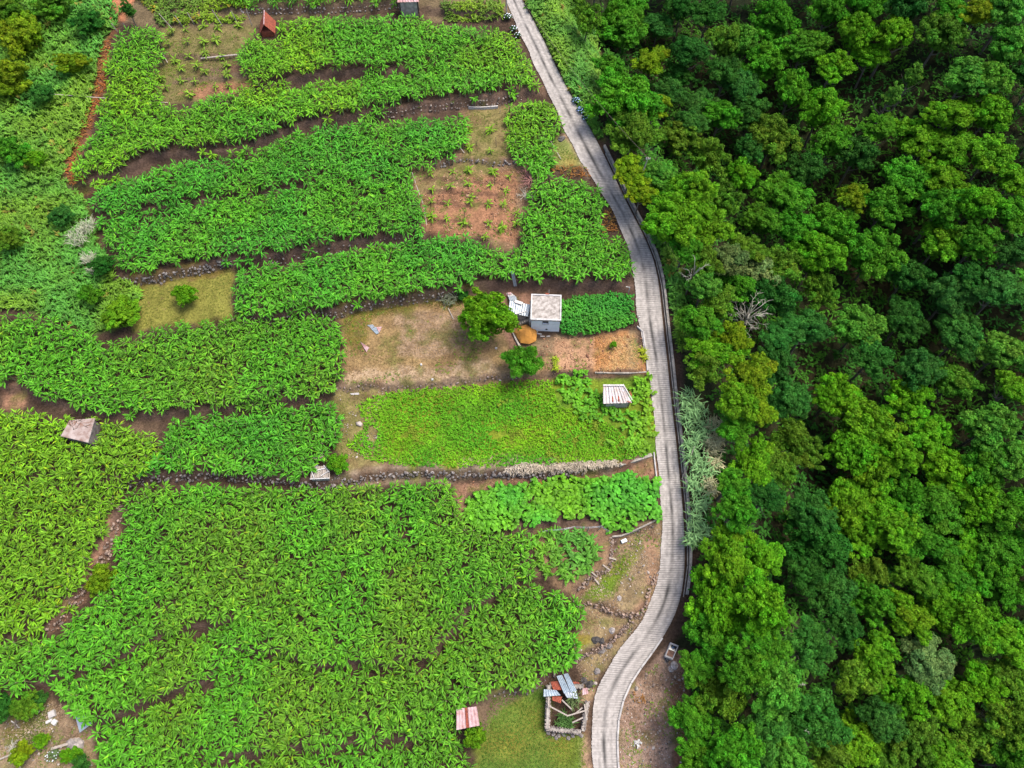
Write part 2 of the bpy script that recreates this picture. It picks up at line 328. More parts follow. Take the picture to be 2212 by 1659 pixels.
Z = [
 (FERNL, (.09, .17, .03)), (FERNR, (.09, .17, .03)), (FERNS, (.08, .16, .03)),
 ([(222,90),(250,60),(240,100),(232,150),(228,190),(212,240),(196,290),(160,350),(150,380),(190,400),(230,396),(215,415),(150,412),(138,350),(180,280),(205,200),(212,120)], (.20, .085, .045)),
 ([(205,-20),(300,-20),(308,14),(268,48),(232,46),(205,36)], (.42, .17, .085)),
 ([(300,-20),(1095,-20),(1110,45),(940,50),(900,28),(760,22),(590,40),(540,70),(345,55),(270,50)], (.15, .11, .06)),
 ([(340,60),(545,55),(560,75),(520,105),(515,130),(552,185),(440,215),(345,232),(325,180),(335,110)], (.17, .14, .055)),
 ([(380,200),(545,160),(552,188),(440,212)], redsoil),
 ([(430,145),(525,140),(545,160),(480,165)], brown),
 ([(1000,232),(1110,215),(1120,345),(1175,360),(1145,400),(1135,470),(1118,525),(1085,540),(1040,515),(915,500),(888,370),(960,350),(1000,320)], (.24, .15, .085)),
 ([(1010,240),(1100,225),(1110,340),(1005,345)], (.21, .17, .065)),
 ([(900,362),(1060,358),(1080,395),(905,415)], (.22, .165, .07)),
 ([(1000,380),(1120,362),(1125,400),(1070,420),(1010,400)], redsoil),
 ([(905,415),(1110,405),(1118,520),(1040,512),(920,498)], redsoil),
 ([(1195,290),(1240,310),(1262,350),(1235,362),(1196,355)], (.20, .21, .06)),
 ([(1215,290),(1225,286),(1275,378),(1268,380)], (.33, .23, .15)),
 ([(820,235),(1165,185),(1175,205),(1090,222),(830,255)], brown),
 ([(255,610),(500,575),(510,590),(500,690),(330,712),(285,722),(300,640)], (.20, .19, .04)),
 ([(262,600),(500,572),(500,590),(300,625)], (.16, .12, .03)),
 ([(725,678),(800,655),(950,635),(1065,640),(1100,700),(1100,760),(1185,770),(1190,810),(1090,820),(740,835)], dry),
 ([(725,672),(1000,632),(1010,655),(880,672),(800,695),(790,740),(770,780),(738,740)], (.17, .135, .028)),
 ([(730,650),(1050,612),(1055,645),(960,650),(840,668),(735,690)], (.085, .07, .02)),
 ([(850,680),(990,670),(1010,740),(930,775),(860,760)], (.30, .205, .125)),
 ([(740,800),(1060,780),(1090,815),(740,838)], (.38, .27, .165)),
 ([(1060,640),(1150,618),(1150,720),(1110,760),(1060,690)], (.22, .12, .08)),
 ([(1110,735),(1215,715),(1375,715),(1395,800),(1190,810),(1180,760)], (.24, .165, .095)),
 ([(1195,728),(1282,724),(1285,800),(1195,808)], (.40, .23, .13)),
 ([(1282,724),(1370,716),(1398,802),(1285,806)], (.45, .22, .09)),
 ([(1352,715),(1368,712),(1374,790),(1358,796)], (.34, .25, .15)),
 ([(1366,740),(1378,738),(1384,775),(1368,778)], (.11, .17, .03)),
 ([(722,838),(1090,822),(1400,812),(1420,970),(1340,1000),(1090,1012),(820,1010),(735,990),(728,900)], lawn),
 ([(722,838),(1090,820),(1180,812),(1190,830),(900,850),(830,860),(810,900),(830,990),(900,1008),(740,1015),(728,900)], (.21, .17, .065)),
 ([(1000,985),(1340,992),(1340,1012),(1000,1018)], (.30, .24, .15)),
 ([(725,1015),(860,1000),(980,1010),(980,1040),(700,1048)], (.24, .18, .12)),
 ([(985,1040),(1190,1025),(1350,1018),(1410,985),(1425,1010),(1422,1040),(1180,1035),(1010,1065),(1005,1120),(990,1150),(982,1080)], (.27, .15, .095)),
 ([(1340,1005),(1402,985),(1415,1032),(1300,1030)], (.34, .18, .11)),
 ([(1330,1155),(1432,1122),(1435,1190),(1425,1255),(1405,1315),(1380,1360),(1340,1400),(1300,1450),(1280,1500),(1262,1490),(1240,1420),(1255,1380),(1250,1290),(1300,1240),(1325,1200)], (.26, .19, .10)),
 ([(1255,1285),(1310,1240),(1350,1195),(1372,1165),(1385,1180),(1350,1235),(1330,1290),(1275,1310)], (.15, .19, .02)),
 ([(1240,1385),(1280,1360),(1290,1390),(1255,1410)], (.14, .16, .03)),
 ([(1150,1140),(1310,1135),(1320,1190),(1300,1245),(1240,1285),(1160,1240)], (.24, .15, .085)),
 ([(1400,1165),(1420,1160),(1425,1240),(1400,1310),(1365,1350),(1390,1290)], (.33, .20, .12)),
 ([(1040,1490),(1180,1470),(1190,1590),(1262,1595),(1270,1690),(1030,1690),(1020,1620),(1040,1540)], (.115, .16, .025)),
 ([(1000,1535),(1070,1498),(1130,1490),(1190,1462),(1190,1480),(1090,1520),(1060,1560),(1050,1600),(1035,1545)], (.14, .095, .06)),
 ([(1250,1490),(1285,1470),(1275,1560),(1282,1690),(1262,1690),(1262,1590)], (.33, .21, .13)),
 ([(1340,1690),(1332,1600),(1336,1545),(1352,1500),(1390,1455),(1440,1405),(1480,1420),(1475,1500),(1480,1560),(1475,1690)], (.33, .22, .16)),
 ([(1445,1470),(1480,1430),(1485,1690),(1450,1690),(1455,1560)], (.19, .095, .055)),
 (BL, (.28, .20, .12)),
 ([(0,1500),(100,1500),(110,1560),(60,1620),(0,1600)], (.11, .125, .03)),
 ([(0,820),(30,830),(60,850),(55,880),(0,885)], (.26, .14, .085)),
 ([(205,890),(330,890),(345,930),(320,960),(280,930),(260,905)], (.13, .085, .055)),
 ([(110,1372),(155,1335),(190,1285),(225,1215),(250,1155),(262,1080),(250,1085),(222,1160),(180,1230),(160,1290),(110,1345)], (.30, .16, .105)),
 ([(190,1285),(225,1215),(245,1240),(238,1290)], (.12, .14, .03)),
]
for poly, col in Z:
    m = pip(wx, wy, pw(poly)[:, :2]); CG[m] = col
# blend a little so that edges are not grid-hard
for _ in range(1):
    CG[1:-1, 1:-1] = (CG[1:-1, 1:-1] * 2 + CG[:-2, 1:-1] + CG[2:, 1:-1] + CG[1:-1, :-2] + CG[1:-1, 2:]) / 6
# bare earth faces of the terrace steps
for k, (p, h) in WW.items():
    dd, en = sdist(GX, GY, p); m = (np.abs(dd) < (.42 if k[0] == 'w' else .26)) & (en > .5) & (drr < 0)
    CG[m] = CG[m] * .35 + np.array((.15, .095, .07) if k[0] == 'w' else (.10, .052, .035)) * .65
mo = vnoise(GX, GY, 1.9, 61) * .6 + vnoise(GX, GY, .7, 62) * .4; arid = (CG[..., 0] > .16) & (CG[..., 0] > CG[..., 1] * 1.1)
k = np.clip((mo - .58) * 4, 0, .75)[..., None] * arid[..., None]; CG = CG * (1 - k) + np.array((.12, .12, .03)) * k
k = np.clip((.42 - mo) * 3, 0, .6)[..., None] * arid[..., None]; CG = CG * (1 - k) + np.array((.13, .075, .04)) * k
v1 = vnoise(GX, GY, 3.1, 21); v2 = vnoise(GX, GY, .9, 22)
CG *= (0.78 + .44 * v2)[..., None]
green = (CG[..., 1] > CG[..., 0] * 1.02)
CG[..., 0] *= np.where(green, .75 + .7 * v1, 1); CG = np.clip(CG * .80, .004, .6)
ny, nx = GX.shape; idx = np.arange(ny * nx).reshape(ny, nx)
Fq = np.stack([idx[:-1, :-1], idx[:-1, 1:], idx[1:, 1:], idx[1:, :-1]], -1).reshape(-1, 4)
m, N, L = newmat('ground'); b = N['Principled BSDF']; at = N.new('ShaderNodeAttribute'); at.attribute_name = 'Col'
g = N.new('ShaderNodeNewGeometry'); n1 = N.new('ShaderNodeTexNoise'); n1.inputs['Scale'].default_value = 3.2; n1.inputs['Detail'].default_value = 8; n1.inputs['Roughness'].default_value = .75; L.new(g.outputs['Position'], n1.inputs['Vector'])
mr = N.new('ShaderNodeMapRange'); mr.inputs[1].default_value = .32; mr.inputs[2].default_value = .68; mr.inputs[3].default_value = .45; mr.inputs[4].default_value = 1.45; L.new(n1.outputs[0], mr.inputs[0])
mm = N.new('ShaderNodeMixRGB'); mm.blend_type = 'MULTIPLY'; mm.inputs[0].default_value = 1; L.new(at.outputs['Color'], mm.inputs[1]); L.new(mr.outputs[0], mm.inputs[2]); L.new(mm.outputs[0], b.inputs['Base Color'])
bp = N.new('ShaderNodeBump'); bp.inputs['Strength'].default_value = .8; bp.inputs['Distance'].default_value = .12; L.new(n1.outputs[0], bp.inputs['Height']); L.new(bp.outputs[0], b.inputs['Normal']); b.inputs['Roughness'].default_value = .95; b.inputs['Specular IOR Level'].default_value = .1
M['ground'] = m
go = link(bpy.data.objects.new('ground', meshdata('ground', np.stack([GX, GY, GZ], -1).reshape(-1, 3), Fq, m, CG.reshape(-1, 3), True)))
tag(go, 'terraced brown hillside falling from left plots into the wooded ravine', kind='structure')

# ------------------------------------------------------------------ road: cast concrete with raked cross ribs
def road():
    cen = (rL + rR) / 2; s = np.r_[0, np.cumsum(np.linalg.norm(np.diff(cen, axis=0), axis=1))]; Lr = s[-1]
    q = np.cumsum(np.where(np.arange(int(Lr / .15)) % 2, rng.uniform(.07, .11, int(Lr / .15)), rng.uniform(.18, .26, int(Lr / .15)))); q = q[q < Lr]
    a = np.stack([np.interp(q, s, rL[:, k]) for k in range(3)], 1); c = np.stack([np.interp(q, s, rR[:, k]) for k in range(3)], 1)
    nacr = 25; V = []; UV = []; C = []
    groove = rng.uniform(.5, 1.0, len(q)); 
    for i in range(len(q)):
        for j in range(nacr):
            u = j / (nacr - 1); uu = u
            if j == 0: uu = -.03 + .05 * math.sin(q[i] * .9) * .5 + rng.uniform(-.015, .015)
            if j == nacr - 1: uu = 1.02
            p = a[i] * (1 - uu) + c[i] * uu
            g_ = (i % 2) * groove[i] * (.045) * (0.6 + .4 * vnoise(np.array([p[0]]), np.array([p[1]]), .5, 9)[0])
            z = SL * p[1] + .05 * 0 + .12 * float(lf(np.array(p[0]), np.array(p[1]), 1.0)) + .06 - g_
            V.append((p[0], p[1], z))
            tr = math.exp(-((u - .47) / .08) ** 2) * .62 + math.exp(-((u - .22) / .06) ** 2) * .14 + math.exp(-((u - .78) / .06) ** 2) * .18 + math.exp(-((u - 1) / .05) ** 2) * .35
            pa, pb = np.array([q[i]]), np.array([u * 3.])
            nz = float(vnoise(pa, pb, 1.6, 31)[0]); nz2 = float(vnoise(pa, pb, .22, 32)[0]); nz3 = float(vnoise(pa * .25, pb, .16, 33)[0]); nz4 = float(vnoise(pa * .4, pb, 1.0, 34)[0])
            gk = 1 - (.50 * np.clip(nz4 * 1.5 - .05, .25, 1) if i % 2 else 0)
            k = (1 - tr * (.30 + 1.2 * nz)) * (.70 + .36 * nz2 + .20 * nz3) * gk * (.92 + .16 * nz4)
            C.append((.41 * k, .37 * k, .33 * k))
    n = len(q); id_ = np.arange(n * nacr).reshape(n, nacr); Fc = np.stack([id_[:-1, :-1], id_[1:, :-1], id_[1:, 1:], id_[:-1, 1:]], -1).reshape(-1, 4)
    m, N, L = newmat('road_concrete'); b = N['Principled BSDF']; at = N.new('ShaderNodeAttribute'); at.attribute_name = 'Col'
    g = N.new('ShaderNodeNewGeometry'); n1 = N.new('ShaderNodeTexNoise'); n1.inputs['Scale'].default_value = 2.2; n1.inputs['Detail'].default_value = 9; n1.inputs['Roughness'].default_value = .8; L.new(g.outputs['Position'], n1.inputs['Vector'])
    mr = N.new('ShaderNodeMapRange'); mr.inputs[1].default_value = .35; mr.inputs[2].default_value = .65; mr.inputs[3].default_value = .72; mr.inputs[4].default_value = 1.12; L.new(n1.outputs[0], mr.inputs[0])
    mm = N.new('ShaderNodeMixRGB'); mm.blend_type = 'MULTIPLY'; mm.inputs[0].default_value = 1; L.new(at.outputs['Color'], mm.inputs[1]); L.new(mr.outputs[0], mm.inputs[2]); L.new(mm.outputs[0], b.inputs['Base Color']); b.inputs['Roughness'].default_value = .92
    V = np.array(V); flip = V[nacr][1] < V[0][1]
    o = link(bpy.data.objects.new('road', meshdata('road', V, Fc if not flip else Fc[:, ::-1], m, np.array(C))))
    tag(o, 'narrow ribbed grey concrete lane winding between plantation and forest', kind='structure')
road()
def rz(x, y): return SL * y + .12 * float(lf(np.array(x), np.array(y), 1.0))
def strip_wall(name, pts, w0, h0, mat, label, cat, seg=2.0, base=-.3, group=None, jit=.01, kids='block'):
    """low wall along a line, cast in lengths butted end to end"""
    pts = np.asarray(pts); Ltot = np.linalg.norm(np.diff(pts, axis=0), axis=1).sum(); n = max(2, int(Ltot / seg)); q = resample(pts, n + 1)
    c = q[len(q) // 2]; o = empty(name, c, label, cat, group)
    T = np.gradient(q[:, :2], axis=0); T /= np.linalg.norm(T, axis=1)[:, None] + 1e-9; Nn = np.stack([-T[:, 1], T[:, 0]], 1)
    for i in range(n):
        a, b_ = q[i], q[i + 1]; na, nb = Nn[i] * w0 / 2, Nn[i + 1] * w0 / 2; g_ = .012
        a2 = a + (b_ - a) * g_; b2 = b_ - (b_ - a) * g_; hh = h0 + rng.uniform(-jit, jit); mb = MB()
        za, zb = a[2], b_[2]
        mb.quadbox([(a2[0]+na[0],a2[1]+na[1],za+base),(a2[0]-na[0],a2[1]-na[1],za+base),(b2[0]-nb[0],b2[1]-nb[1],zb+base),(b2[0]+nb[0],b2[1]+nb[1],zb+base),
                    (a2[0]+na[0],a2[1]+na[1],za+hh),(a2[0]-na[0],a2[1]-na[1],za+hh),(b2[0]-nb[0],b2[1]-nb[1],zb+hh),(b2[0]+nb[0],b2[1]+nb[1],zb+hh)])
        mb.build(kids, mat, o, off=c)
    return o
def road_side(y0, y1, off, n=80, e=None):
    e = rR if e is None else e; yy = np.linspace(y0, y1, n); xx = edge_x(e, yy) + off
    return np.stack([xx, yy, np.array([rz(a, b_) for a, b_ in zip(xx, yy)])], 1)
y_at = lambda py: Pbase([(1400, py)])[0][1]
strip_wall('parapet_wall', road_side(y_at(315), y_at(1285), .85), .34, .38, M['kerb'], 'long low grey concrete parapet on the forest side of the lane', 'wall', 2.5, -1.2)
strip_wall('drain_edge', road_side(y_at(330), y_at(1290), .50), .10, .02, M['kerb'], 'thin dark drain edging between the lane and the parapet', 'kerb', 4, -.25)
strip_wall('kerb', road_side(y_at(1378), y_at(1690), .10), .22, .22, M['concrete'], 'pale concrete kerb round the outside of the bottom bend', 'kerb', 2.2, -.5)

# ------------------------------------------------------------------ leaves
def leafbatch(B, az, pitch, droop, Lh, Wd, col, st=5, prof=(.30, .95, 1.0, .78, .06), fold=.28, edge=1.12):
    """B (n,3) bases; returns V,F,C of arched, V-folded leaves"""
    n = len(B); ts = np.linspace(0, 1, st); V = np.zeros((n, st, 3, 3)); C = np.zeros((n, st, 3, 3))
    ca, sa = np.cos(az), np.sin(az); rad = np.zeros(n); z = np.zeros(n); prev = None
    prof = np.interp(np.linspace(0, 1, st), np.linspace(0, 1, len(prof)), prof)
    for k, t in enumerate(ts):
        if k:
            e = pitch - droop * (t - .5 / (st - 1)); dl = Lh / (st - 1); rad = rad + np.cos(e) * dl; z = z + np.sin(e) * dl
        c = B + np.stack([ca * rad, sa * rad, z], 1); wv = Wd * prof[k] / 2
        el = pitch - droop * t; nx = -np.sin(el)
        V[:, k, 1] = c
        for s_, j in ((-1, 0), (1, 2)):
            V[:, k, j] = c + np.stack([-sa * wv * s_, ca * wv * s_, -wv * fold * 2], 1)
        C[:, k, 1] = col * .93; C[:, k, 0] = col * edge; C[:, k, 2] = col * (2 - edge)
        C[:, k] *= (0.85 + .3 * t)
    base = (np.arange(n) * st * 3)[:, None, None]; q = []
    for k in range(st - 1):
        for j in (0, 1): a = k * 3 + j; q.append((a, a + 1, a + 4, a + 3))
    Fc = (base + np.array(q)[None]).reshape(-1, 4)
    return V.reshape(-1, 3), Fc, C.reshape(-1, 3)
class Acc:
    def __init__(s): s.V = []; s.F = []; s.C = []; s.n = 0
    def add(s, V, Fc, C): s.V.append(V); s.F.append(Fc + s.n); s.C.append(C); s.n += len(V)
    def obj(s, name, mat, parent=None, smooth_=False):
        me = meshdata(name, np.concatenate(s.V), np.concatenate(s.F), mat, np.concatenate(s.C), smooth_); return link(bpy.data.objects.new(name, me), parent)
def sample(poly, h, sp, excl=(), jit=.42):
    W = pw(poly, h)[:, :2]; x0, y0 = W.min(0); x1, y1 = W.max(0); a, b_ = np.meshgrid(np.arange(x0, x1, sp), np.arange(y0, y1, sp * .88))
    a = a + (np.arange(a.shape[0]) % 2)[:, None] * sp / 2; a = a.ravel() + rng.uniform(-jit, jit, a.size) * sp; b_ = b_.ravel() + rng.uniform(-jit, jit, b_.size) * sp
    k = pip(a, b_, W)
    for e in excl:
        E = pw(e, h)[:, :2]; k &= ~pip(a, b_, E)
    a, b_ = a[k], b_[k]; dd = np.full(a.shape, 1e9)
    for p, q in zip(W, np.roll(W, -1, 0)):
        ex, ey = q - p; t = np.clip(((a - p[0]) * ex + (b_ - p[1]) * ey) / (ex * ex + ey * ey + 1e-9), 0, 1); dd = np.minimum(dd, np.hypot(a - p[0] - t * ex, b_ - p[1] - t * ey))
    return a, b_, dd
def topix(p):
    p = np.atleast_2d(p) - CAM; d_ = p @ FWD; return np.stack([CX + F * (p @ RT) / d_, CY - F * (p @ UP) / d_], 1)

# ------------------------------------------------------------------ banana plots
EX = [[(550,26),(602,26),(606,76),(600,82),(556,82)],
 [(595,186),(612,174),(650,166),(700,157),(730,146),(790,152),(800,162),(740,168),(650,178),(600,190)],
 [(285,468),(320,455),(350,450),(355,458),(312,472)],
 [(379,1375),(405,1362),(425,1355),(440,1340),(494,1334),(492,1350),(436,1368)],
 [(280,1535),(320,1510),(349,1497),(355,1485),(393,1475),(404,1485),(382,1499),(345,1512),(300,1540)],
 [(425,1463),(450,1461),(452,1485),(428,1484)],[(505,1405),(545,1402),(600,1405),(600,1413),(540,1414),(506,1413)],
 [(205,1440),(230,1428),(281,1414),(283,1421),(235,1436)],
 [(680,1438),(760,1448),(850,1434),(930,1416),(935,1424),(850,1442),(740,1455),(680,1446)],
 [(1000,1330),(1030,1302),(1060,1282),(1064,1292),(1034,1312),(1004,1342)],
 [(1080,1262),(1140,1252),(1160,1260),(1110,1270)],
 [(126,940),(145,906),(222,900),(220,915),(192,960),(128,955)],
 [(570,640),(590,640),(590,650)],[(860,1130),(880,1128),(882,1136),(862,1140)],[(455,1480),(480,1470),(482,1476),(458,1486)],
 [(430,1625),(600,1618),(700,1608),(940,1585),(940,1592),(700,1616),(600,1626),(432,1634)],
 [(150,1042),(175,1036),(178,1044),(152,1050)],[(318,1305),(330,1302),(342,1340),(330,1338)],[(185,1150),(196,1148),(200,1168),(188,1166)]]
tBan = np.array((.085, .30, .012)); tYel = np.array((.15, .34, .008)); tTeal = np.array((.06, .28, .016)); tDull = np.array((.11, .26, .012))
PLOTS = [
 ('upper plot', [(254,65),(306,50),(333,55),(349,82),(346,109),(333,136),(331,175),(345,228),(368,224),(442,207),(518,190),(546,185),(532,165),(525,150),(513,131),(520,100),(529,68),(560,55),(595,41),(680,28),(767,25),(903,27),(944,46),(1060,55),(1097,55),(1110,75),(1150,140),(1163,180),(1130,188),(1097,199),(1028,210),(903,215),(843,226),(816,246),(770,245),(696,254),(641,268),(603,286),(560,300),(543,314),(510,328),(470,322),(415,330),(333,327),(300,350),(246,380),(218,393),(175,399),(149,360),(191,286),(207,232),(226,177),(226,136),(237,95)], 2.3, tBan, tYel, 'at the edge of the uppermost plot above the first terrace bank'),
 ('second plot', [(191,425),(218,400),(240,396),(297,374),(357,352),(420,342),(494,338),(545,327),(562,313),(597,297),(641,278),(690,268),(766,262),(821,256),(903,251),(971,252),(1008,246),(1012,286),(993,322),(957,346),(887,355),(887,374),(894,397),(908,436),(913,451),(919,500),(878,506),(860,510),(740,520),(700,535),(600,548),(507,562),(436,560),(396,558),(327,572),(276,586),(251,572),(237,537),(218,493),(202,466),(191,438)], 2.3, tBan, tTeal, 'at the edge of the wide plot left of the red soil clearing'),
 ('long plot', [(505,575),(600,562),(700,548),(800,528),(920,506),(960,500),(1020,506),(1060,532),(1090,545),(1108,560),(1110,585),(1100,600),(1060,608),(950,628),(850,643),(760,658),(700,670),(620,678),(560,681),(515,679),(505,650)], 2.2, tBan, tTeal, 'at the edge of the long plot above the dry field'),
 ('roadside strip', [(1096,228),(1137,217),(1178,206),(1197,211),(1205,241),(1216,269),(1197,296),(1200,340),(1189,356),(1170,367),(1140,364),(1118,340),(1096,315),(1102,285),(1096,255)], 2.0, tBan, tYel, 'in the narrow strip beside the lane opposite the hydrangeas'),
 ('bend plot', [(1140,364),(1170,367),(1219,380),(1273,386),(1295,405),(1312,438),(1301,460),(1303,492),(1342,509),(1358,547),(1372,600),(1370,608),(1300,610),(1220,606),(1160,608),(1135,598),(1112,600),(1096,560),(1096,547),(1126,520),(1132,479),(1115,445),(1140,438),(1145,410),(1162,397)], 2.2, tBan, np.array((.09,.32,.012)), 'in the plot between red clearing and road bend above the white house'),
 ('middle left plot', [(-60,665),(60,675),(120,690),(180,720),(230,735),(290,722),(330,712),(400,690),(500,682),(560,690),(640,685),(725,680),(735,720),(738,780),(735,820),(725,850),(700,862),(640,862),(560,870),(470,880),(380,890),(300,892),(260,895),(200,880),(170,885),(130,862),(60,840),(30,825),(-60,815)], 2.3, tBan, tDull, 'at the edge of the plot left of the dry field'),
 ('low plot', [(360,905),(420,897),(500,886),(600,876),(700,868),(728,880),(728,930),(722,965),(690,985),(668,1020),(640,1030),(560,1030),(480,1020),(420,1020),(340,1020),(300,1025),(330,990),(350,950)], 2.1, tBan, tTeal, 'at the edge of the small plot above the long stone wall'),
 ('left plot', [(-60,890),(60,880),(115,905),(200,900),(280,915),(320,935),(345,960),(335,1000),(290,1022),(262,1050),(250,1090),(240,1130),(225,1165),(205,1210),(180,1250),(155,1295),(120,1335),(90,1360),(-60,1372)], 2.2, np.array((.13,.29,.010)), tYel, 'at the edge of the yellowish plot by the left diagonal bank'),
 ('big plot', [(285,1048),(340,1044),(460,1040),(520,1048),(620,1053),(760,1053),(860,1042),(975,1040),(985,1060),(990,1110),(1000,1140),(1050,1150),(1150,1150),(1160,1190),(1155,1235),(1120,1258),(1180,1265),(1240,1290),(1255,1330),(1255,1400),(1230,1440),(1180,1468),(1120,1488),(1060,1500),(1010,1525),(985,1540),(985,1590),(1000,1620),(1025,1700),(205,1700),(200,1600),(195,1570),(160,1545),(125,1510),(110,1490),(60,1508),(-60,1500),(-60,1385),(100,1372),(150,1335),(200,1292),(245,1260),(240,1200),(252,1160),(262,1110),(270,1070)], 2.3, tBan, tDull, 'at the edge of the biggest plot across the lower part of the hillside'),
 ('top row', [(480,-60),(1000,-60),(860,-2),(740,3),(640,8),(560,6),(480,-5)], 2.0, tBan, tYel, 'in the row along the top edge left of the pink roofed shed'),
]
def banana_leaves(x, y, zb, hstem, tone, nl, rs, scale=1.0):
    n = len(x); A = Acc()
    for k in range(nl):
        az = rs.uniform(0, 6.28, n) + k * 2.4; lev = k / nl
        pitch = np.radians(58 - 60 * lev) + rs.normal(0, .25, n); droop = rs.uniform(.7, 1.8, n); Ln = rs.uniform(.6, 1.05, n) * scale; Wd = rs.uniform(.155, .245, n) * scale
        off = .10 + .40 * lev
        B = np.stack([x + off * np.cos(az) + rs.normal(0, .12, n), y + off * np.sin(az) + rs.normal(0, .12, n), zb + hstem - .55 * lev + rs.normal(0, .08, n)], 1)
        t = tone * rs.uniform(.55, 1.42, (n, 1)) * (1 + rs.normal(0, .05, (n, 3)))
        yl = rs.uniform(0, 1, n) < .04; t[yl] = t[yl] * np.array((1.8, 1.25, 1.0))
        A.add(*leafbatch(B, az, pitch, droop, Ln, Wd, t, 4 if k < 8 else 3, (.5, 1, .8, .05)))
    return A
canopy = Acc(); indiv = []; stems = MB()
for (nm, poly, hc, t0, t1, lab) in PLOTS:
    a, b_, dd = sample(poly, hc, 1.1, EX)
    k = np.ones(len(a), bool)
    for wk, (wp, wh) in WW.items():
        if wk[0] == 'w':
            dw, en = sdist(a, b_, wp); k &= ~((dw > -(.7 if wh > 1.2 else .4) * np.clip(vnoise(a, b_, 4.5, 47) * 1.7 - .25, .1, 1)) & (dw < .12) & (en > 1.0))
    a, b_, dd = a[k], b_[k], dd[k]
    z = H(a, b_); px = topix(np.stack([a, b_, z + hc], 1))
    mixn = np.clip((vnoise(a, b_, 7.0, 41) - .35) * 2.0, 0, 1)[:, None]; shade = (.88 + .24 * vnoise(a, b_, 2.6, 42))[:, None]
    tone = (t0 * (1 - mixn) + t1 * mixn) * shade
    hs = hc - .55 + rng.uniform(-.35, .35, len(a)) + .3 * (vnoise(a, b_, 3.2, 43) - .5)
    infr = (px[:, 0] > 5) & (px[:, 0] < 2200) & (px[:, 1] > 5) & (px[:, 1] < 1650)
    # edge plants that show most on their own: downhill edges
    H2 = pip(a, b_ - 1.5, pw(poly, hc)[:, :2])
    e = infr & (dd < 1.5) & ~H2
    order = np.argsort(px[:, 1] * -1 + dd * 30); pick = [i for i in order if e[i]]
    cap = {'big plot': 52, 'upper plot': 36, 'second plot': 34, 'long plot': 26, 'bend plot': 20, 'middle left plot': 24, 'low plot': 14, 'left plot': 12, 'roadside strip': 12, 'top row': 6}[nm]
    pick = np.array(pick, int)
    if len(pick) > cap: pick = pick[np.linspace(0, len(pick) - 1, cap).astype(int)]
    keep = np.ones(len(a), bool); keep[pick] = False
    for i in pick: indiv.append((a[i], b_[i], z[i], hs[i], tone[i], nm, lab, 1.0))
    A = banana_leaves(a[keep], b_[keep], z[keep], hs[keep], tone[keep], 20, rng)
    for V, Fc, C in zip(A.V, A.F, A.C): pass
    canopy.V += A.V; canopy.F += [f + canopy.n for f in A.F]; canopy.C += A.C; canopy.n += A.n
    for i in np.where(keep & (dd < 2.2) & infr)[0]:
        stems.tube([(a[i], b_[i], z[i] - .1), (a[i] + .05, b_[i], z[i] + hs[i])], [.13, .08], 5)
co = canopy.obj('banana_canopy', M['leaf'])
tag(co, 'dense bright green mass of banana plants filling the terraced plots', 'banana plants', kind='stuff')
so_ = stems.build('banana_stems', M['stem'])
tag(so_, 'greyish banana trunks standing in the shade under the plot edges', 'banana trunks', kind='stuff')

# individual banana plants: six leaf shapes shared by all
LM = []
for k in range(8):
    r2 = np.random.default_rng(100 + k); V, Fc, C = leafbatch(np.zeros((1, 3)), np.zeros(1), np.array([math.radians(66 - 8.5 * k)]), np.array([r2.uniform(1.0, 1.8)]), np.array([r2.uniform(.8, 1.2)]), np.array([r2.uniform(.2, .29)]), np.ones((1, 3)))
    LM.append(meshdata('banana_leaf', V, Fc, M['leaf'], C))
STM = []
for hgt in (.5, 1.2, 1.8):
    mb = MB(); mb.tube([(0, 0, -.15), (.02, 0, hgt * .5), (.0, .02, hgt)], [.14, .12, .08], 7); STM.append((hgt, meshdata('pseudostem', mb.v, mb.f, M['stem'])))
YOUNG = c3([(190,770),(205,890),(365,745),(345,870),(490,740),(490,850),(665,855),(680,755),(815,785),(790,900),(195,985),(325,1000),(515,955),(645,1000),(765,1015),(200,1105),(320,1115),(455,1145),(650,1160),(755,1195),(500,990),(665,420),(665,590),(500,560),(490,420),(870,1170),(880,1080),(690,750),(620,1270),(850,560)])
def c1(pts): return [(.2728 * a, .2728 * b) for a, b in pts]
YOUNG2 = c1([(1360,250),(1460,220),(1600,190),(1715,205),(1880,185),(1480,330),(1610,330),(1710,310),(1490,440),(1620,420),(1745,440),(1430,540),(1560,520),(1620,560),(1790,510),(1800,590),(1430,630),(1540,640),(1700,680),(1500,750),(1330,350),(1380,470),(1270,620),(1310,690),(1805,680)])
for k, p in enumerate(P(YOUNG, .5)): indiv.append((p[0], p[1], p[2] - .5, rng.uniform(.35, .8), np.array((.16, .30, .012)), 'young', 'young banana plant standing alone in the red soil clearing by the road bend', rng.uniform(.8, 1.1)))
for k, p in enumerate(P(YOUNG2, .6)): indiv.append((p[0], p[1], p[2] - .6, rng.uniform(.4, 1.1), np.array((.15, .26, .015)), 'young2', 'young banana plant standing alone in the upper grassy clearing beside the red hut', rng.uniform(.9, 1.2)))
def ordn(n):
    return f"{n}{'th' if 10 < n % 100 < 14 else {1: 'st', 2: 'nd', 3: 'rd'}.get(n % 10, 'th')}"
WHERE = {'upper plot': 'edging the uppermost plot', 'second plot': 'edging the wide second plot', 'long plot': 'edging the plot above the dry field', 'roadside strip': 'edging the strip opposite the blue hydrangeas', 'bend plot': 'edging the plot above the white house', 'middle left plot': 'edging the plot left of dry field', 'low plot': 'edging the plot beside the collapsed shack', 'left plot': 'edging the yellowish plot at far left', 'big plot': 'edging the biggest plot at the bottom', 'top row': 'in the row cut by the top edge', 'young': 'in the red soil clearing', 'young2': 'in the clearing beside the red hut'}
by = {}
